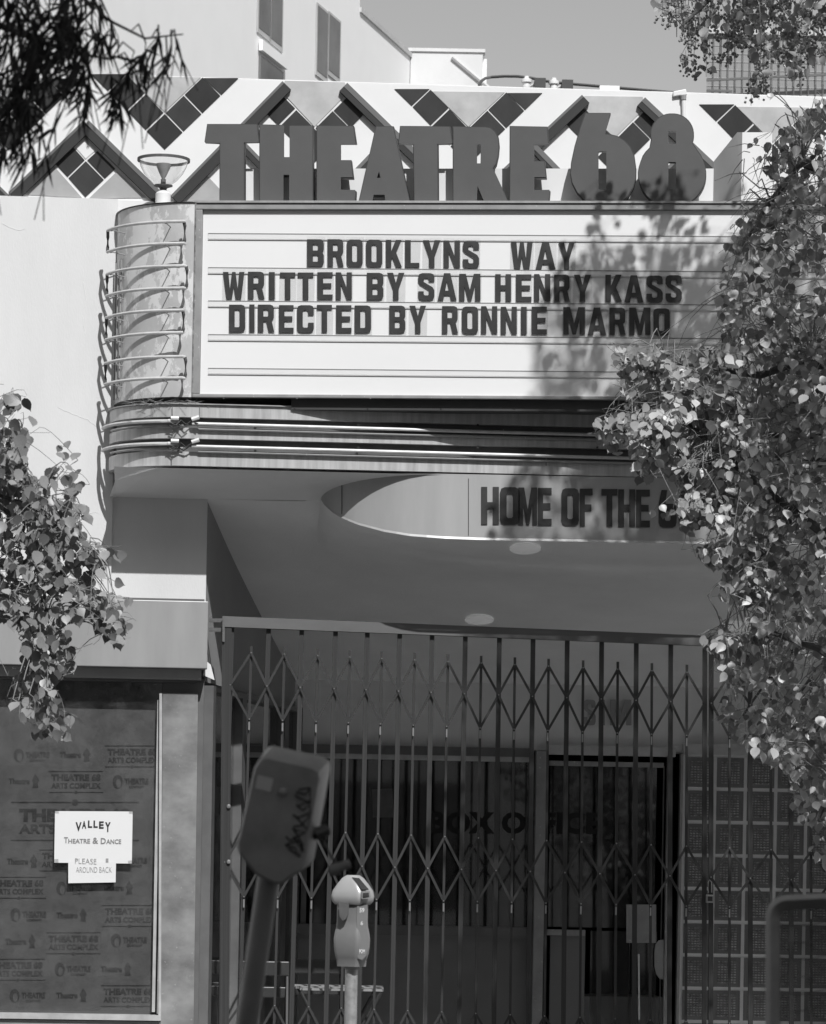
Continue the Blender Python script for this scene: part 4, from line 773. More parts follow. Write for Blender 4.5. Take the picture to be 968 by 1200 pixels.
for x0, x1, nn, yt, lab in ((275, 332, -1.0, 1130, 'dark folding chair behind the gate left of the table'), (340, 370, -1.6, 1128, 'dark folding chair behind the left end of the table')):
    T = Thing('folding_chair', B.w(B.px((x0+x1)/2, 1200, nn)[0], nn, 0), lab, 'chair', 'folding chairs stored behind the gate')
    ul = B.px(x0, yt, nn)[0]; ur = B.px(x1, yt, nn)[0]; ur = max(ur, ul+.3); zb = B.px(x0, yt, nn)[1]
    T.part('backrest', MB().box(B, ul, ur, nn-.01, nn+.01, zb-.06, zb+.02), M['chair'], bevel=.006); T.part('backrest', MB().box(B, ul+.01, ur-.01, nn-.01, nn+.01, zb-.18, zb-.12), M['chair'], bevel=.006)
    T.part('seat', MB().box(B, ul+.02, ur-.02, nn+.05, nn+.40, .43, .455), M['chair'], bevel=.008)
    for uu in (ul+.01, ur-.01):
        T.part('leg', MB().tube([B.w(uu, nn-.02, zb), B.w(uu, nn+.12, .45), B.w(uu, nn+.42, 0)], .010, 6), M['gate']); T.part('leg', MB().tube([B.w(uu+.015, nn+.38, .44), B.w(uu+.015, nn-.05, 0)], .010, 6), M['gate'])

# ---------------------------------------------------------------- meters
def at(x, y, D):
    return CAM + (CR*(x-CX)/FPX + CU*(CY-y)/FPX + Vector((0, 1, 0)))*D
D1 = 13.4; s1_ = FPX/D1; mc = at(412, 1130, D1); base = Vector((mc.x, mc.y, 0))
PM = Thing('parking_meter', base, 'grey smart parking meter with domed solar head on a galvanised pole', 'parking meter', 'parking meters')
PM.part('pole', MB().tube([base, Vector((base.x, base.y, mc.z))], .0245, 16), M['pole'], smooth=True)
yaw = R(-28)
def zy(y): return at(412, y, D1).z
def S2(y, hw, hd, r, dx=0, dy=0): return (zy(y), dx, dy, hw, hd, r)
px_ = 1/s1_
PM.part('body', MB().loft(Vector((base.x, base.y, 0)), yaw, [S2(1132.5, .046, .042, .012), S2(1124, .048, .044, .014), S2(1122.5, .050, .046, .014), S2(1117, .055, .05, .018), S2(1109, .0585, .053, .02), S2(1100, .0595, .053, .02), S2(1092, .056, .05, .018), S2(1086, .0515, .045, .015), S2(1079, .0505, .042, .012), S2(1057, .0505, .042, .012)]), M['meter'], smooth=True)
PM.part('collar', MB().loft(Vector((base.x, base.y, 0)), yaw, [S2(1137, .022, .022, .02), S2(1133, .03, .03, .02)]), M['meter'], smooth=True)
hd = MB().loft(Vector((base.x, base.y, 0)), yaw, [S2(1060, .058, .050, .02), S2(1056, .068, .058, .02), S2(1050, .071, .060, .022), S2(1044, .068, .058, .024), S2(1036, .052, .050, .024), S2(1029, .036, .040, .024), S2(1025.5, .02, .03, .02)])
PM.part('dome', hd, M['meterhead'], smooth=True)
PM.part('solar_panel', MB().prism([at(412.5, 1028, D1-.045), at(421, 1029, D1-.05), at(432, 1042, D1-.072), at(424, 1042.5, D1-.078)], Vector((0, .012, -.004))), M['solar'])
PM.part('display_bezel', MB().prism([at(423.5, 1044.5, D1-.085), at(433.5, 1044, D1-.075), at(434.5, 1053, D1-.078), at(423.5, 1053.5, D1-.088)], Vector((0, .012, 0))), M['meter'])
PM.part('display', MB().prism([at(425.5, 1046.5, D1-.090), at(432, 1046, D1-.080), at(432.6, 1050.6, D1-.082), at(425.5, 1051, D1-.092)], Vector((0, .008, 0))), M['solar'])
FMt = Frame(Vector((base.x, base.y, 0)), yaw)
front = .0505
PM.part('coin_recess', MB().prism([at(396.5, 1057.5, D1-.062), at(409, 1058.5, D1-.062), at(408.5, 1070, D1-.062), at(405.5, 1077, D1-.062), at(401.5, 1079, D1-.062), at(398, 1074, D1-.062)], Vector((0, .02, 0))), M['recess'])
# narrow right-hand face that carries the numbers: a slim raised spine
b = MB(); sp = [(418, 1059), (430.5, 1059), (430.2, 1085), (432.8, 1099), (432.3, 1112), (429, 1121), (424.5, 1126), (419.5, 1124), (415.5, 1118), (414, 1105), (417, 1092)]
PM.part('spine', MB().prism([at(x, y, D1-.060) for x, y in sp], Vector((.0, .03, 0))), M['meter'], bevel=.004)
FF = Frame(Vector((0, -18+D1-.0615, 0)), 0)
px_text(PM, 'number', '59', FF, 0, 421.3, 1064, 427, 1069.5, M['clip'], .03); px_text(PM, 'number', '6', FF, 0, 422.5, 1079.5, 425.3, 1084.5, M['clip'], .02); px_text(PM, 'maker_plate', 'POM', FF, 0, 421, 1112.5, 427.5, 1117.5, M['clip'], .03)
# big dark tilted meter close to the camera
D2 = 6.6; hb = at(313, 1040, D2); gp = at(175, 1981, D2); t = (hb-gp).normalized(); gp = hb - t*(hb.z/t.z)
OM = Thing('parking_meter', gp, 'dark old leaning parking meter with graffiti and a pale sticker, out of focus in front', 'parking meter', 'parking meters')
OM.part('pole', MB().tube([gp, hb+t*.03], .0215, 18), M['oldpole'], smooth=True)
face = [(306, 888), (312, 886), (368, 898.5), (375, 903), (376, 912), (358, 1012), (353, 1020), (329, 1036.5), (321, 1036), (300, 1025.5), (281, 1001), (277.5, 991), (298, 899)]
cxm, cym = 328, 960
def bk(p, f): return (cxm+(p[0]-cxm)*f+9, cym+(p[1]-cym)*f-9)
fr_ = [at(x, y, D2-.055) for x, y in face]; mid = [at(*bk(p, 1.045), D2+.0) for p in face]; back = [at(*bk(p, .98), D2+.075) for p in face]; inn = [at(cxm+(x-cxm)*.95, cym+(y-cym)*.96, D2-.064) for x, y in face]
n = len(face); b = MB(); b.add(inn+fr_+mid+back, [tuple(range(n)), tuple(reversed(range(3*n, 4*n)))]+[(k_*n+i, (k_+1)*n+i, (k_+1)*n+(i+1) % n, k_*n+(i+1) % n) for k_ in range(3) for i in range(n)])
OM.part('housing', b, M['oldmeter'], smooth=True)
OM.part('sticker', MB().prism([at(302, 908, D2-.0655), at(320.5, 912.5, D2-.0655), at(317, 928.5, D2-.0655), at(299, 923.5, D2-.0655)], Vector((0, .0012, 0))), M['sticker'])
kc = at(331, 927.5, D2-.066); b = MB()
for r_, dd_ in ((0, -.016),): b.add([kc+Vector((.0085*math.cos(a*math.pi/8), 0, .0085*math.sin(a*math.pi/8))) for a in range(16)]+[kc+Vector((.006*math.cos(a*math.pi/8), -.009, .006*math.sin(a*math.pi/8))) for a in range(16)]+[kc+Vector((0, -.011, 0))], [(i, (i+1) % 16, 16+(i+1) % 16, 16+i) for i in range(16)]+[(16+i, 16+(i+1) % 16, 32) for i in range(16)])
OM.part('lock_knob', b, M['frame'], smooth=True)
scr = [[(350, 925), (364, 923), (358, 931), (347, 928)], [(363, 923), (364, 940), (352, 936), (346, 932)], [(350, 944), (364, 938), (356, 950), (347, 943)], [(362, 938), (364, 952), (350, 958), (343, 955)], [(345, 955), (360, 972), (364, 955), (352, 968), (344, 968)], [(344, 972), (358, 975), (340, 985), (335, 980)], [(343, 970), (355, 990), (350, 1004), (346, 994), (334, 990)], [(334, 990), (352, 985), (356, 998), (344, 980)], [(338, 994), (352, 1004)]]
for c in scr: OM.part('graffiti_stroke', MB().tube([at(x, y, D2-.0655) for x, y in c], .0016, 5), M['marker'])
OM.part('side_latch', MB().tube([at(368, 978, D2-.03), at(384, 972, D2-.02)], .012, 8).tube([at(372, 970, D2-.03), at(382, 984, D2-.02)], .006, 8).tube([at(378, 984, D2), at(386, 1000, D2+.02), at(394, 1012, D2+.03)], .0025, 6), M['chair'])
b = MB(); b.tube([at(386, 1020, D2+.03), at(397, 1018, D2+.03)], .0125, 10).tube([at(396, 1017, D2+.03), at(410, 1012, D2+.03)], .0095, 10)
OM.part('hanging_lock', b, M['meter'], smooth=True)

# ---------------------------------------------------------------- rounded frame at the lower right
D3 = 7.0; fr0 = at(940, 1210, D3)
RF = Thing('rounded_frame_screen', Vector((fr0.x, fr0.y, 0)), 'thick rounded dark frame with clear wire panel at the lower right, out of focus', 'screen')
def rrect(x0, x1, yt, yb, r, inset=0):
    pts = []; x0 += inset; x1 -= inset; yt += inset; yb -= inset; r = max(2, r-inset)
    for cx_, cy_, a0_ in ((x0+r, yt+r, 180), (x1-r, yt+r+0, 270), (x1-r, yb-r, 0), (x0+r, yb-r, 90)):
        for j in range(7): a = R(a0_+j*15); pts.append((cx_+r*math.cos(a), cy_+r*math.sin(a)+(cx_-x0)*-.05))
    return pts
o_ = rrect(897, 990, 1050, 1560, 26); mi = rrect(897, 990, 1050, 1560, 26, 6); i_ = rrect(897, 990, 1050, 1560, 26, 17)
n = len(o_); b = MB(); vs = [at(x, y, D3+.03) for x, y in o_]+[at(x, y, D3-.02) for x, y in o_]+[at(x, y, D3-.035) for x, y in mi]+[at(x, y, D3-.01) for x, y in i_]+[at(x, y, D3+.03) for x, y in i_]
fs = [(k_*n+i, k_*n+(i+1) % n, ((k_+1) % 5)*n+(i+1) % n, ((k_+1) % 5)*n+i) for k_ in range(5) for i in range(n)]
RF.part('frame', b.add(vs, fs), M['plastic'], smooth=True)
RF.part('clear_panel', MB().add([at(x, y, D3+.01) for x, y in i_], [tuple(range(n))]), M['panelglass'])
for k_ in range(20):
    y = 1082+k_*20; RF.part('panel_wire', MB().tube([at(911, y, D3+.012), at(927, y+3, D3+.013), at(950, y+2, D3+.012), at(972, y-4, D3+.012)], .0011, 4), M['meter'])
for x in (912, 972): RF.part('post', MB().tube([at(x, 1540, D3), Vector((at(x, 1540, D3).x, at(x, 1540, D3).y, 0))], .018, 10), M['plastic'])

# ---------------------------------------------------------------- buildings behind, roof gear
ang = math.atan2(8.3e-4, 1)                               # far receding wall
P1 = at(303, 50, 26.0); P2 = at(480, 64, 26.0/(1-8.0e-4*177))
vv = Vector((P2.x-P1.x, P2.y-P1.y, 0)).normalized(); yawW = math.atan2(vv.y, vv.x); FW = Frame(Vector((P1.x, P1.y, 0)), yawW)
WB = Thing('white_apartment_building', Vector((P1.x-2, P1.y+1, 0)), 'tall bright white building behind the theatre with narrow windows', 'building')
def fw(x, y, n=0.): return FW.P(x, y, n)
uw0 = FW.px(303, 50)[0]; uw1 = FW.px(421.5, 20)[0]; ztop = FW.px(421, -120)[1]; uw2 = FW.px(481, 64)[0]; z2 = FW.px(481, 64)[1]; z18 = FW.px(422, 18)[1]
WB.part('wall', MB().prism([FW.w(u, 0, z) for u, z in ((FW.px(-60, 50)[0], 0), (uw1, 0), (uw1, ztop), (FW.px(-60, 50)[0], ztop))], -FW.N*6), M['white'])
WB.part('wall', MB().prism([FW.w(u, -.003, z) for u, z in ((uw1+.002, 0), (uw2, 0), (uw2, (z2+z18)/2), (uw1+.002, (z2+z18)/2))], -FW.N*5), M['white'])
zc = (z2+z18)/2
F5 = Frame(FW.w(uw2, 0, 0), 0.0)
ub5 = F5.px(566, 60)[0]; zb5 = F5.px(520, 61)[1]
WB.part('wall', MB().box(F5, .002, ub5, -4, 0, 0, zb5), M['wall']); WB.part('coping', MB().box(F5, -.02, ub5+.02, -4, .015, zb5+.001, zb5+.03), M['wall'])
WB.part('wall', MB().box(F5, ub5+.002, F5.px(571, 60)[0], -4, -.1, 0, zb5-.03), M['white'])
WB.part('coping', MB().prism([FW.w(u, .015, z) for u, z in ((uw1, zc), (uw2, zc), (uw2, zc+.04), (uw1, zc+.04))], -FW.N*.05), M['coping'])
WB.part('drain_pipe', MB().tube([F5.P(530, 67, .012), F5.P(573, 103, .012)], .018, 6), M['coping'])
for (x0, x1, yt, yb_) in ((303, 315, -60, 46), (317.5, 329, -60, 58), (371, 382, 3, 95), (384.5, 396.5, 13, 95)):
    ua, za = FW.px(x0, yt, .0); ub_, zb_ = FW.px(x1, yb_, 0); zt_ = FW.px(x0, yt, 0)[1]; zl = FW.px(x1, yb_, 0)[1]
    wnd = WB.part('window', MB().box(FW, ua-.02, ub_+.02, .004, .010, zl-.02, zt_), M['coping'])
    WB.part('pane', MB().box(FW, ua+.012, ub_-.012, .011, .013, zl+.02, zt_-.02), M['winglass'], parent=wnd)
ua = FW.px(302, 50)[0]; ub_ = FW.px(332, 50)[0]; zs_ = FW.px(303, 44)[1]
WB.part('sill', MB().box(FW, ua, ub_, .01, .04, zs_-.10, zs_-.02), M['white'])
WB.part('window', MB().box(FW, FW.px(303, 60)[0], FW.px(330, 60)[0], .004, .02, 3, zs_-.13), M['winglass'])
# grey ribbed building on the right
F6 = Frame((0, 14, 0), 0.02)
RB = Thing('grey_ribbed_building', F6.P(930, 800), 'grey building with thin dark vertical ribs behind the right tree', 'building')
u0 = F6.px(828, 100)[0]; zt6 = F6.px(900, 42)[1]
RB.part('wall', MB().prism([F6.w(u0, 0, 0), F6.w(u0+6, 0, 0), F6.w(u0+6, 0, zt6), F6.w(u0, 0, zt6)], -F6.N*4+F6.U*.9), M['farwall'])
RB.part('cornice', MB().box(F6, u0-.03, u0+6, -.1, .04, zt6+.002, zt6+.06), M['coping'])
for i in range(26):
    RB.inst('rib', unitbox(M['slat']), barmat(F6.w(u0+.06+i*.068, .03, 4), F6.w(u0+.06+i*.068, .03, zt6), F6.N, .007, .008))
for i in range(14): RB.inst('cladding_joint', unitbox(M['coping']), barmat(F6.w(u0, .006, zt6-.1-i*.075), F6.w(u0+5, .006, zt6-.1-i*.075), F6.N, .003, .002))
RB.inst('guard_rail', unitbox(M['slat']), barmat(F6.P(828, 94, .12), F6.P(1000, 86, .12), F6.N, .02, .02))
RB.inst('guard_rail', unitbox(M['slat']), barmat(F6.P(828, 106, .12), F6.P(858, 107, .12), F6.N, .02, .02))
# utility pole with insulators
F7 = Frame((0, 9, 0), 0)
UP = Thing('utility_pole', F7.P(668, 500), 'utility pole top with dark crossarms and white insulators behind the parapet', 'utility pole')
c = F7.P(668, 110); UP.part('pole', MB().tube([Vector((c.x, c.y+.2, 0)), Vector((c.x, c.y+.2, c.z))], .10, 10), M['bark'])
for x, y, xi in ((632, 100.5, 617), (664, 102.5, 649)):
    p = F7.P(x, y); UP.part('crossarm', MB().box(F7, F7.px(x-6, y)[0], F7.px(x+7, y)[0], -1.0, .1, F7.px(x, y+5)[1], F7.px(x, y-6)[1]), M['wire'])
    UP.part('brace', MB().tube([F7.P(xi-6, y+6), F7.P(x-3, y-3)], .012, 5), M['coping'])
    q = F7.P(xi, y-2); UP.part('insulator', MB().lathe(q, [(.015, -.04), (.03, -.03), (.03, 0), (.028, .01), (.042, .012), (.042, .035), (.02, .045), (.02, .06), (0, .062)], 12), M['frieze'], smooth=True)
b = MB(); pts = []
for i in range(15): tt = i/14; x = 575+(795-575)*tt; y = 90.5+(109-90.5)*tt+ -3*math.sin(min(1, tt*3.2)*math.pi)*1.2; pts.append(F7.P(x, y))
single('power_cable', b.tube(pts, .012, 5), M['wire'], pts[-1], 'thin sagging cable running from the roof hook past the insulators', 'cable')
pts = [BP(561, 108, -.25), BP(561.5, 100, -.25), BP(564, 95, -.25), BP(569, 91.5, -.25), BP(575, 90.5, -.25)]
single('conduit_hook', MB().tube(pts, .008, 7), M['recess'], pts[0], 'small dark curved conduit rising above the parapet', 'conduit', smooth=True)
VP = Thing('roof_vent', BP(796, 160, -.05), 'white box capped vent pipe at the parapet above the numeral 8', 'vent')
VP.part('pipe', MB().tube([BP(802, 150, -.004), BP(801, 113, -.004)], .011, 10), M['frieze']); VP.part('collar', MB().tube([BP(801, 117, -.004), BP(801, 112, -.004)], .015, 10), M['frame']); VP.part('cap', MB().prism([BP(789, 107, -.0), BP(804, 104, -.0), BP(805.5, 111, -.0), BP(794, 112, -.0), BP(789, 113, -.0)], -B.N*.06), M['frieze'], bevel=.004)
single('parapet_flashing_block', MB().box(B, B.px(703, 110, -.1)[0], B.px(726, 110, -.1)[0], -.2, -.1, zT+.02, zT+.045), M['frieze'], BP(714, 112, -.1), 'low white block sitting on the parapet behind the numeral 6', 'block')
OB = Thing('opposite_building', Vector((0, -25, 0)), 'long plain unseen building on the camera side of the street, raised to block sky light', 'building')  # out of view; its height is set to cut sky light on the front
FO = Frame((0, -25, 0), math.pi)
OB.part('wall', MB().box(FO, -60, 60, -6, 0, 0, 21), M['inner'])
for k in range(6):
    for i in range(12): OB.part('window', MB().box(FO, -27+i*4.6, -24.6+i*4.6, .002, .02, .8+k*3.3, 2.6+k*3.3), M['winglass'])

# ---------------------------------------------------------------- trees
def leaf_mesh(name, m, w=.8, kind='tallow'):
    if kind == 'tallow':
        pr = [(0, 0), (.10, .34), (.30, .47), (.52, .42), (.72, .22), (.86, .06), (1.0, 0)]
    else: pr = [(0, 0), (.25, .5), (.6, .45), (1., 0)]
    vs = []; fs = []
    for t_, h_ in pr:
        dr = -.10*t_*t_; c = Vector((0, dr, -t_)); vs += [c+Vector((-h_*w, -.16*h_, 0)), c, c+Vector((h_*w, -.16*h_, 0))]
    for i in range(len(pr)-1): fs += [(3*i, 3*i+1, 3*i+4, 3*i+3), (3*i+1, 3*i+2, 3*i+5, 3*i+4)]
    return vs, fs
class Tree:
    def __init__(s, name, base, label, leafm, barkm, twigm, size, kind='tallow', w=.9):
        s.T = Thing(name, base, label, 'tree'); s.lv, s.lf = leaf_mesh('leaf', leafm, w, kind); s.lm = leafm; s.size = size
        s.leaves = []; s.limbs = []; s.tw = MB(); s.wood = MB(); s.barkm = barkm; s.twigm = twigm
    def limb(s, pts, r0, r1):
        s.wood.tube(pts, r0, 8, True, r1); s.limbs += [Vector(p) for p in pts]
        for a, b_ in zip(pts, pts[1:]):
            for i in range(1, 6): s.limbs.append(Vector(a).lerp(Vector(b_), i/6))
    def near(s, p): return min(s.limbs, key=lambda q: (q-p).length_squared)
    def leaf(s, p, face, roll, size): s.leaves.append((p, face, roll, size))
    def spray(s, a, d, L, n, keep, connect=True, sag=.35, spread=.045):
        """a drooping twig with leaves hanging from it"""
        if connect:
            q = s.near(a); m_ = (a+q)/2+Vector((0, 0, .06)); m_ += Vector((random.gauss(0, .03), 0, random.gauss(0, .03)))
            if (q-a).length < .8: s.tw.tube([q, (q+m_)/2+Vector((0, 0, .02)), m_, (m_+a)/2+Vector((0, 0, .01)), a], .003, 4, False, .0018)
        pts = [a+d*L*t_+Vector((0, 0, -sag*L*t_*t_)) for t_ in (0, .25, .5, .75, 1)]
        kept = 0; tm = 0
        for i in range(n):
            t_ = (i+random.random())/n; p = a+d*L*t_+Vector((0, 0, -sag*L*t_*t_)); off = Vector((random.gauss(0, spread), random.gauss(0, spread), random.uniform(-spread*1.2, spread*.4)))
            lp = p+off
            if not keep(lp): continue
            kept += 1; tm = max(tm, t_)
            fc = Vector((random.gauss(.12, .75), -1, random.gauss(.15, .6))); s.leaf(lp, fc, random.gauss(0, .45), s.size*random.uniform(.6, 1.2))
            if random.random() < .5: s.tw.tube([p, lp], .0011, 3, False)
        if kept > 2:
            wob = Vector((random.gauss(0, .012), random.gauss(0, .012), random.gauss(0, .012)))
            s.tw.tube([a+d*L*t_*tm+Vector((0, 0, -sag*L*(t_*tm)**2))+wob*math.sin(t_*6) for t_ in (0, .17, .33, .5, .67, .83, 1)], .0018, 4, False, .0008)
    def done(s, extra=None):
        s.T.part('trunk', s.wood, s.barkm, smooth=True); s.T.part('twigs', s.tw, s.twigm, kind='stuff')
        def inview(p): x, y = proj(p); return -5 < x < 973 and -5 < y < 1205
        def mtx(L):
            p, fc, roll, sz = L; y = -fc.normalized(); z = (Vector((0, 0, 1))-y*y.z).normalized(); x = y.cross(z)
            return Matrix.Translation(p) @ Matrix(((x.x, y.x, z.x, 0), (x.y, y.y, z.y, 0), (x.z, y.z, z.z, 0), (0, 0, 0, 1))) @ Matrix.Rotation(roll, 4, 'Y') @ Matrix.Diagonal((sz, sz, sz, 1))
        vis = [L for L in s.leaves if inview(L[0])]; rest = [L for L in s.leaves if not inview(L[0])]
        vis.sort(key=lambda L: L[0].y-L[3]*14)
        me = MB().add(s.lv, s.lf).mesh('leaf', Vector((0, 0, 0)), s.lm, True)
        for L in vis[:300]: s.T.inst('leaf', me, mtx(L))
        b = MB(); allv = []; allf = []; k = len(s.lv)
        for L in vis[300:]+rest:
            mm = mtx(L); o = len(allv); allv += [mm @ v - s.T.loc for v in s.lv]; allf += [tuple(o+i for i in f) for f in s.lf]
        me = bpy.data.meshes.new('foliage'); me.from_pydata(allv, [], allf); me.materials.append(s.lm); me.polygons.foreach_set('use_smooth', [True]*len(me.polygons))
        o = bpy.data.objects.new('foliage', me); C.objects.link(o); o.parent = s.T.o; o['kind'] = 'stuff'
def inpoly(x, y, P):
    r_ = False
    for (x0, y0), (x1, y1) in zip(P, P[1:]+P[:1]):
        if (y0 > y) != (y1 > y) and x < (x1-x0)*(y-y0)/(y1-y0)+x0: r_ = not r_
    return r_
# --- right tree
yr = -3.1
FT = Frame((0, yr, 0), 0)
base = Vector((2.35, yr, 0))
RT = Tree('street_tree', base, 'large tree with broad pointed leaves covering the right side of the marquee', M['leaf'], M['bark'], M['twig'], .051)
def tp_(x, y, dy=0.): p = FT.P(x, y, -dy); return p
RT.limb([base, Vector((2.3, yr, 1.2)), Vector((2.15, yr+.05, 2.6)), Vector((2.2, yr-.1, 4.2)), Vector((2.0, yr, 5.8)), Vector((1.9, yr+.1, 7.2))], .13, .03)
RT.limb([Vector((2.15, yr, 2.7)), tp_(960, 620), tp_(880, 560), tp_(810, 500, .1), tp_(750, 470, .1)], .03, .004)
RT.limb([Vector((2.2, yr, 3.2)), tp_(950, 420, .2), tp_(890, 440, .2), tp_(830, 430, .1), tp_(780, 425, .1)], .03, .004)
RT.limb([Vector((2.15, yr, 2.2)), tp_(960, 760), tp_(900, 740), tp_(850, 745)], .022, .004)
RT.limb([Vector((2.2, yr, 1.7)), tp_(990, 900, -.1), tp_(960, 960, -.1)], .02, .004)
RT.limb([Vector((2.2, yr, 4.4)), tp_(940, 190, .1), tp_(900, 240, .1), tp_(870, 290, 0)], .03, .005)
RT.limb([Vector((2.0, yr, 5.6)), tp_(900, -80), tp_(840, -10), tp_(800, 30)], .03, .005)
RT.limb([Vector((2.0, yr, 5.8)), Vector((1.75, yr-.2, 6.4)), Vector((1.6, yr-.3, 6.9))], .02, .004)
RT.limb([Vector((2.1, yr, 5.0)), Vector((1.8, yr+.3, 5.7)), Vector((1.7, yr+.5, 6.3))], .02, .004)
RT.limb([Vector((2.1, yr, 5.0)), Vector((2.7, yr-.3, 5.9)), Vector((3.3, yr-.2, 6.6))], .03, .006)
OUT = [(716, 408), (735, 402), (758, 400), (772, 408), (800, 425), (810, 402), (830, 400), (838, 425), (850, 395), (846, 350), (852, 300), (862, 255), (900, 235), (940, 180), (990, 160), (990, 1040), (960, 1005), (940, 960), (925, 905), (890, 880), (862, 860), (842, 838), (858, 800), (838, 762), (820, 742), (845, 735), (850, 712), (870, 690), (850, 700), (843, 690), (852, 660), (828, 655), (818, 640), (848, 625), (838, 606), (800, 622), (796, 600), (764, 598), (768, 580), (800, 570), (775, 545), (750, 560), (742, 520), (728, 512), (722, 528), (690, 500), (688, 490), (730, 482), (738, 465), (722, 430)]
from mathutils import noise as MN
HOLES = [(866, 722, 22, 20), (935, 640, 16, 14), (905, 500, 14, 16), (880, 815, 13, 12), (940, 330, 16, 14), (880, 375, 12, 12), (945, 800, 14, 16), (905, 905, 12, 10), (830, 560, 12, 9), (955, 250, 14, 12), (790, 455, 8, 7)]
def keepR(p):
    x, y = proj(p)
    if any(((x-hx)/rx)**2+((y-hy)/ry)**2 < 1 for hx, hy, rx, ry in HOLES): return False
    if MN.noise(p*5.5) < -.20 and x < 990: return False
    return inpoly(x+random.uniform(-4, 4), y+random.uniform(-6, 2), OUT) or (x > 990 and y > 150)
core = []
while len(core) < 600:
    x, y = random.uniform(700, 1100), random.uniform(170, 1050)
    if not (inpoly(x, y, OUT) or x > 990): continue
    if x > 980 and random.random() < .55: continue
    if 470 > y > 240 and x < 860 and random.random() < .5: pass
    core.append((x, y))
for x, y in core:
    dy = random.uniform(-.25, .9) if x > 850 else random.uniform(-.15, .3)
    a = tp_(x, y, dy)
    d = Vector((random.gauss(-.5, .6), random.gauss(-.15, .5), random.gauss(-.1, .5))).normalized()
    RT.spray(a, d, random.uniform(.22, .45), random.randint(13, 22), keepR)
# explicit outer sprays
for (x0, y0, x1, y1, n) in ((800, 470, 692, 490, 26), (800, 440, 722, 408, 24), (790, 430, 740, 402, 20), (830, 470, 765, 420, 24), (840, 460, 820, 402, 24), (800, 500, 742, 522, 20), (840, 540, 752, 560, 24), (860, 590, 772, 582, 28), (850, 560, 790, 620, 22), (820, 500, 760, 480, 26), (860, 480, 800, 450, 26), (900, 640, 825, 655, 26), (900, 680, 850, 705, 20), (890, 740, 824, 748, 26), (890, 780, 850, 800, 18), (960, 880, 935, 905, 16), (985, 960, 958, 1000, 14), (860, 520, 780, 540, 26), (880, 560, 830, 600, 24)):
    a = tp_(x0, y0, .0); e = tp_(x1, y1, random.uniform(-.1, .2)); d = (e-a); L = d.length
    RT.spray(a, (d/L), L*1.02, n, keepR, sag=.05, spread=.035); RT.spray(a+Vector((.02, -.05, .03)), (d/L), L*.9, n, keepR, sag=.08, spread=.04)
# top right hanging bunch
TOPR = [(762, -40), (766, 12), (775, 20), (800, 30), (812, 50), (800, 70), (810, 82), (828, 86), (840, 60), (852, 70), (862, 50), (880, 60), (878, 120), (885, 130), (892, 112), (905, 60), (925, 75), (935, 95), (950, 70), (975, 60), (990, -40)]
def keepT(p): x, y = proj(p); return y < -6 or inpoly(x+random.uniform(-3, 3), y+random.uniform(-3, 3), TOPR)
for i in range(70):
    x, y = random.uniform(775, 1010), random.uniform(-90, 70); a = tp_(x, y, random.uniform(-.2, .5)); RT.spray(a, Vector((random.gauss(0, .4), random.gauss(0, .3), -1)).normalized(), random.uniform(.12, .3), 9, keepT, sag=.1)
DK = [(880, 100), (930, 90), (968, 100), (990, 200), (968, 230), (930, 215), (900, 200), (860, 165), (868, 150), (905, 160), (925, 130), (905, 120)]
for i in range(26):
    x, y = random.uniform(890, 985), random.uniform(100, 200); a = tp_(x, y, random.uniform(-.1, .4)); RT.spray(a, Vector((random.gauss(-.3, .5), 0, -.5)).normalized(), .15, 6, lambda p: inpoly(*proj(p), DK), sag=.1)
# crown above the frame: keeps only the leaves whose shade falls where the tree really shades the front
def shade_px(p):
    tn = (p-(K.o+K.N*0)).dot(K.N); d_ = -SUN; t_ = -tn/d_.dot(K.N); return proj(p+d_*t_)
def lb(y):
    pts = [(150, 940), (190, 860), (205, 668), (240, 672), (300, 655), (345, 640), (400, 632), (480, 622), (560, 590), (640, 560), (760, 545), (1300, 500)]
    if y < 150: return 2000
    for (a, b_), (c_, d_) in zip(pts, pts[1:]):
        if a <= y <= c_: return b_+(d_-b_)*(y-a)/(c_-a)
    return 500
def keepC(p):
    x, y = proj(p)
    if -12 < x < 975 and -12 < y < 1215: return keepR(p) or inpoly(x, y, TOPR)
    sx, sy = shade_px(p); return sx+random.uniform(-12, 12) > lb(sy)
for i in range(760):
    sx, sy = (random.uniform(640, 1060), random.uniform(190, 480)) if i < 125 else (random.uniform(560, 1080), random.uniform(520, 1150)); p = K.P(sx, sy, 0) if i < 125 else B.P(sx, sy, 0); a = p+SUN/abs(SUN.y)*(random.uniform(1.2, 2.6) if i < 125 else random.uniform(4.3, 6.2))
    x, y = proj(a)
    if -12 < x < 975 and -12 < y < 1215: continue
    RT.spray(a, Vector((random.gauss(-.2, .7), random.gauss(0, .5), random.gauss(-.3, .4))).normalized(), random.uniform(.2, .45), 14, keepC)
for i in range(150):
    a = tp_(random.uniform(850, 1010), random.uniform(210, 1000), 0)+SUN/abs(SUN.y)*random.uniform(1.0, 2.6); x, y = proj(a)
    if -12 < x < 985 and -12 < y < 1215: continue
    RT.spray(a, Vector((random.gauss(-.2, .7), random.gauss(0, .5), random.gauss(-.3, .4))).normalized(), random.uniform(.2, .4), 14, keepC, connect=False)
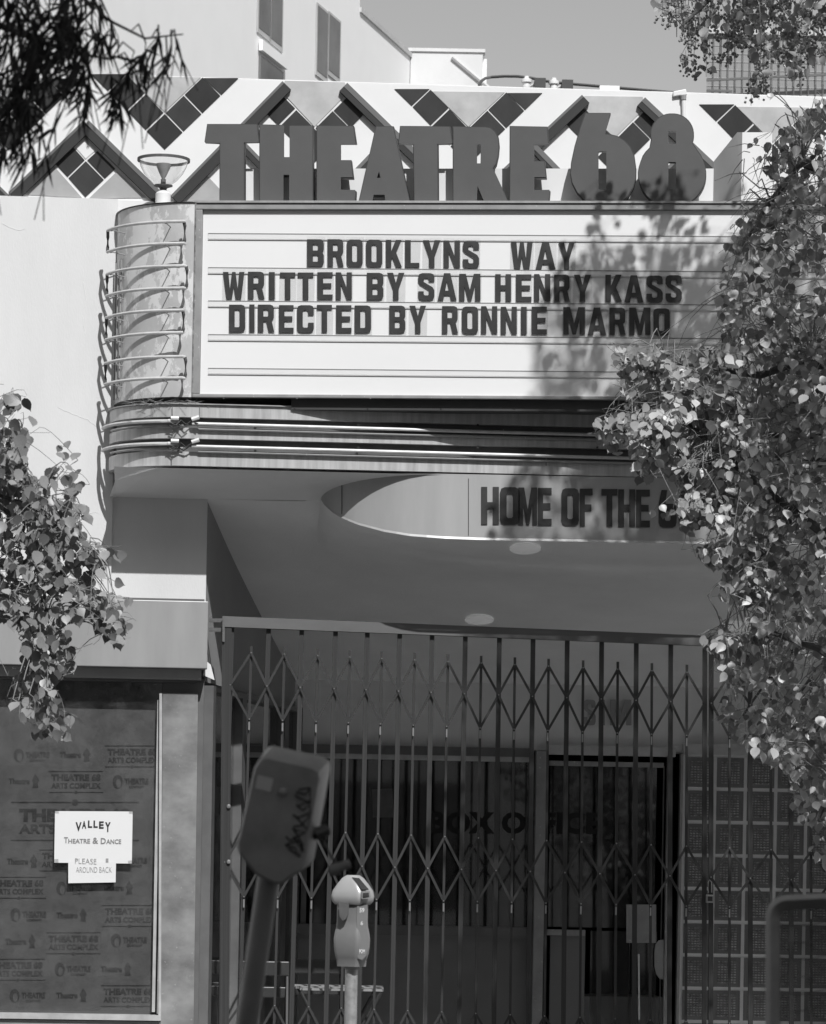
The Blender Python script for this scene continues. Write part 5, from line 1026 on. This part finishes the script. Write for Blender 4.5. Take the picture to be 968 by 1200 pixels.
# thin bare twigs with narrow leaves at the right
for i in range(110):
    x, y = random.uniform(865, 975), random.uniform(165, 290); a = tp_(x, y, random.uniform(-.1, .3)); l_ = random.uniform(.06, .2); an = random.uniform(R(190), R(290)); q = a+Vector((math.cos(an)*l_, random.gauss(0, .05), math.sin(an)*l_*.8))
    if i % 4 == 0: nn_ = RT.near(a); RT.tw.tube([nn_, (nn_+a)/2-Vector((0, 0, .03)), a], .003, 4, False)
    RT.tw.tube([a, (a+q)/2+Vector((0, 0, .012)), q], .0022, 4, False, .0008)
# fruit clusters
fb = MB()
ico = [(0, 0, 1), (.894, 0, .447), (.276, .85, .447), (-.724, .526, .447), (-.724, -.526, .447), (.276, -.85, .447), (.724, .526, -.447), (-.276, .85, -.447), (-.894, 0, -.447), (-.276, -.85, -.447), (.724, -.526, -.447), (0, 0, -1)]
icf = [(0, 1, 2), (0, 2, 3), (0, 3, 4), (0, 4, 5), (0, 5, 1), (1, 6, 2), (2, 7, 3), (3, 8, 4), (4, 9, 5), (5, 10, 1), (6, 7, 2), (7, 8, 3), (8, 9, 4), (9, 10, 5), (10, 6, 1), (11, 7, 6), (11, 8, 7), (11, 9, 8), (11, 10, 9), (11, 6, 10)]
for i in range(230):
    x, y = random.uniform(770, 975), random.uniform(-10, 110)
    if not inpoly(x, y, TOPR): continue
    c = tp_(x, y, random.uniform(-.1, .3))
    for j in range(9):
        q = c+Vector((random.gauss(0, .014), random.gauss(0, .014), -random.random()*.06)); r_ = random.uniform(.005, .0085); fb.add([q+Vector(v)*r_ for v in ico], icf); 
    RT.tw.tube([c+Vector((0, 0, .03)), c-Vector((0, 0, .06))], .0012, 3, False)
RT.T.part('fruit_clusters', fb, M['berry'], kind='stuff')
RT.done()
# --- left hanging branch
yl = -4.6; FL = Frame((0, yl, 0), 0); base = Vector((-2.9, yl, 0))
LT = Tree('street_tree', base, 'tree at the left with a hanging branch of broad leaves before the white wall', M['leafL'], M['bark'], M['twig'], .053)
lp_ = lambda x, y, dy=0.: FL.P(x, y, -dy)
LT.limb([base, Vector((-2.95, yl, 1.5)), Vector((-2.85, yl, 3.2)), Vector((-2.9, yl, 4.8))], .10, .04)
LT.limb([Vector((-2.86, yl, 3.1)), lp_(-120, 520), lp_(-40, 560), lp_(20, 610), lp_(50, 680), lp_(60, 760)], .022, .004)
LT.limb([lp_(-20, 575), lp_(30, 590), lp_(70, 615), lp_(105, 650)], .008, .002)
LT.limb([Vector((-2.9, yl, 4.2)), Vector((-3.3, yl, 5.2)), Vector((-3.2, yl, 6.2))], .04, .01)
OUTL = [(-60, 430), (12, 468), (38, 478), (40, 505), (32, 540), (30, 560), (55, 555), (62, 535), (70, 522), (92, 520), (98, 560), (100, 600), (95, 640), (110, 650), (122, 632), (142, 645), (148, 690), (158, 712), (152, 735), (135, 760), (118, 742), (100, 720), (88, 740), (90, 770), (70, 800), (66, 830), (90, 852), (88, 872), (60, 876), (40, 860), (14, 820), (25, 780), (28, 740), (0, 730), (-60, 740)]
def keepL(p): x, y = proj(p); return inpoly(x+random.uniform(-3, 3), y+random.uniform(-4, 2)+8, OUTL) or x < -30
cnt = 0
while cnt < 170:
    x, y = random.uniform(-60, 150), random.uniform(450, 850)
    if not inpoly(x, y, OUTL): continue
    cnt += 1; LT.spray(lp_(x, y, random.uniform(-.25, .3)), Vector((random.gauss(.15, .5), random.gauss(0, .3), random.gauss(-.45, .5))).normalized(), random.uniform(.15, .3), 10, keepL)
for (x0, y0, x1, y1, n) in ((0, 560, 20, 480, 10), (20, 590, 85, 530, 12), (80, 600, 95, 560, 8), (70, 650, 130, 640, 12), (80, 680, 148, 700, 14), (100, 700, 140, 745, 9), (60, 740, 50, 850, 15), (55, 760, 78, 862, 10)):
    a = lp_(x0, y0); e = lp_(x1, y1); d = e-a; LT.spray(a, d.normalized(), d.length, n, keepL, sag=.02, spread=.03)
for i in range(60): LT.spray(Vector((random.uniform(-4, -2.9), yl+random.uniform(-.6, .6), random.uniform(3.0, 6.3))), Vector((random.gauss(0, .6), random.gauss(0, .5), -.4)).normalized(), .35, 12, lambda p: proj(p)[0] < -20)
LT.done()
# --- narrow leaved tree, top left, near the camera
yw = -10.3; FN = Frame((0, yw, 0), 0); base = Vector((-3.3, yw-.2, 0))
NT = Tree('willow_leaved_tree', base, 'dark narrow leaved tree hanging into the top left corner, out of focus', M['willow'], M['darktwig'], M['darktwig'], .072, 'narrow', .08)
NT.limb([base, Vector((-3.1, yw-.2, 2)), Vector((-2.5, yw-.1, 3.6)), Vector((-1.5, yw, 4.4))], .09, .03)
NT.limb([Vector((-1.8, yw-.1, 3.7)), FN.P(-60, -120), FN.P(60, -60), FN.P(150, -30)], .02, .004)
NT.limb([Vector((-1.8, yw-.1, 3.6)), FN.P(-90, 0), FN.P(0, 30), FN.P(80, 60), FN.P(130, 70)], .014, .002)
NT.limb([FN.P(80, -60), FN.P(120, 20), FN.P(170, 45), FN.P(215, 40)], .005, .0015)
OUTN = [(-40, -80), (150, -80), (128, -5), (130, 30), (150, 45), (170, 42), (195, 35), (230, 33), (222, 60), (212, 90), (203, 112), (190, 90), (175, 105), (160, 95), (150, 120), (140, 158), (128, 140), (112, 120), (100, 150), (85, 155), (62, 180), (52, 205), (48, 180), (30, 215), (5, 225), (-40, 240)]
def keepN(p): x, y = proj(p); return x < -10 or y < -10 or inpoly(x, y, OUTN)
cn = 0
while cn < 130:
    x, y = random.uniform(-60, 225), random.uniform(-90, 215)
    if not inpoly(x, y, OUTN): continue
    if y > 120 and random.random() < .55: continue
    cn += 1; a = FN.P(x, y, -random.uniform(-.3, .4)); d = Vector((random.gauss(-.15, .45), random.gauss(0, .3), -1)).normalized(); L = random.uniform(.08, .2)
    if random.random() < .5: q = NT.near(a); NT.tw.tube([q, (a+q)/2+Vector((0, 0, .03)), a], .002, 4, False)
    NT.tw.tube([a, a+d*L], .0014, 3, False)
    for i in range(9):
        p = a+d*L*random.random()
        if not keepN(p+Vector((0, 0, -.03))): continue
        NT.leaf(p, Vector((random.gauss(0, .8), -1, random.gauss(0, .3))), random.gauss(.25, .5), NT.size*random.uniform(.6, 1.3))
for i in range(300):
    p = Vector((random.uniform(-2.7, -.6), yw+random.uniform(-.6, .7), random.uniform(4.15, 5.4)));
    if keepN(p):
        for j in range(6): NT.leaf(p+Vector((random.gauss(0, .06), random.gauss(0, .06), random.gauss(0, .06))), Vector((random.gauss(0, .8), -1, random.gauss(0, .3))), random.gauss(0, .5), NT.size*1.3)
NT.done()
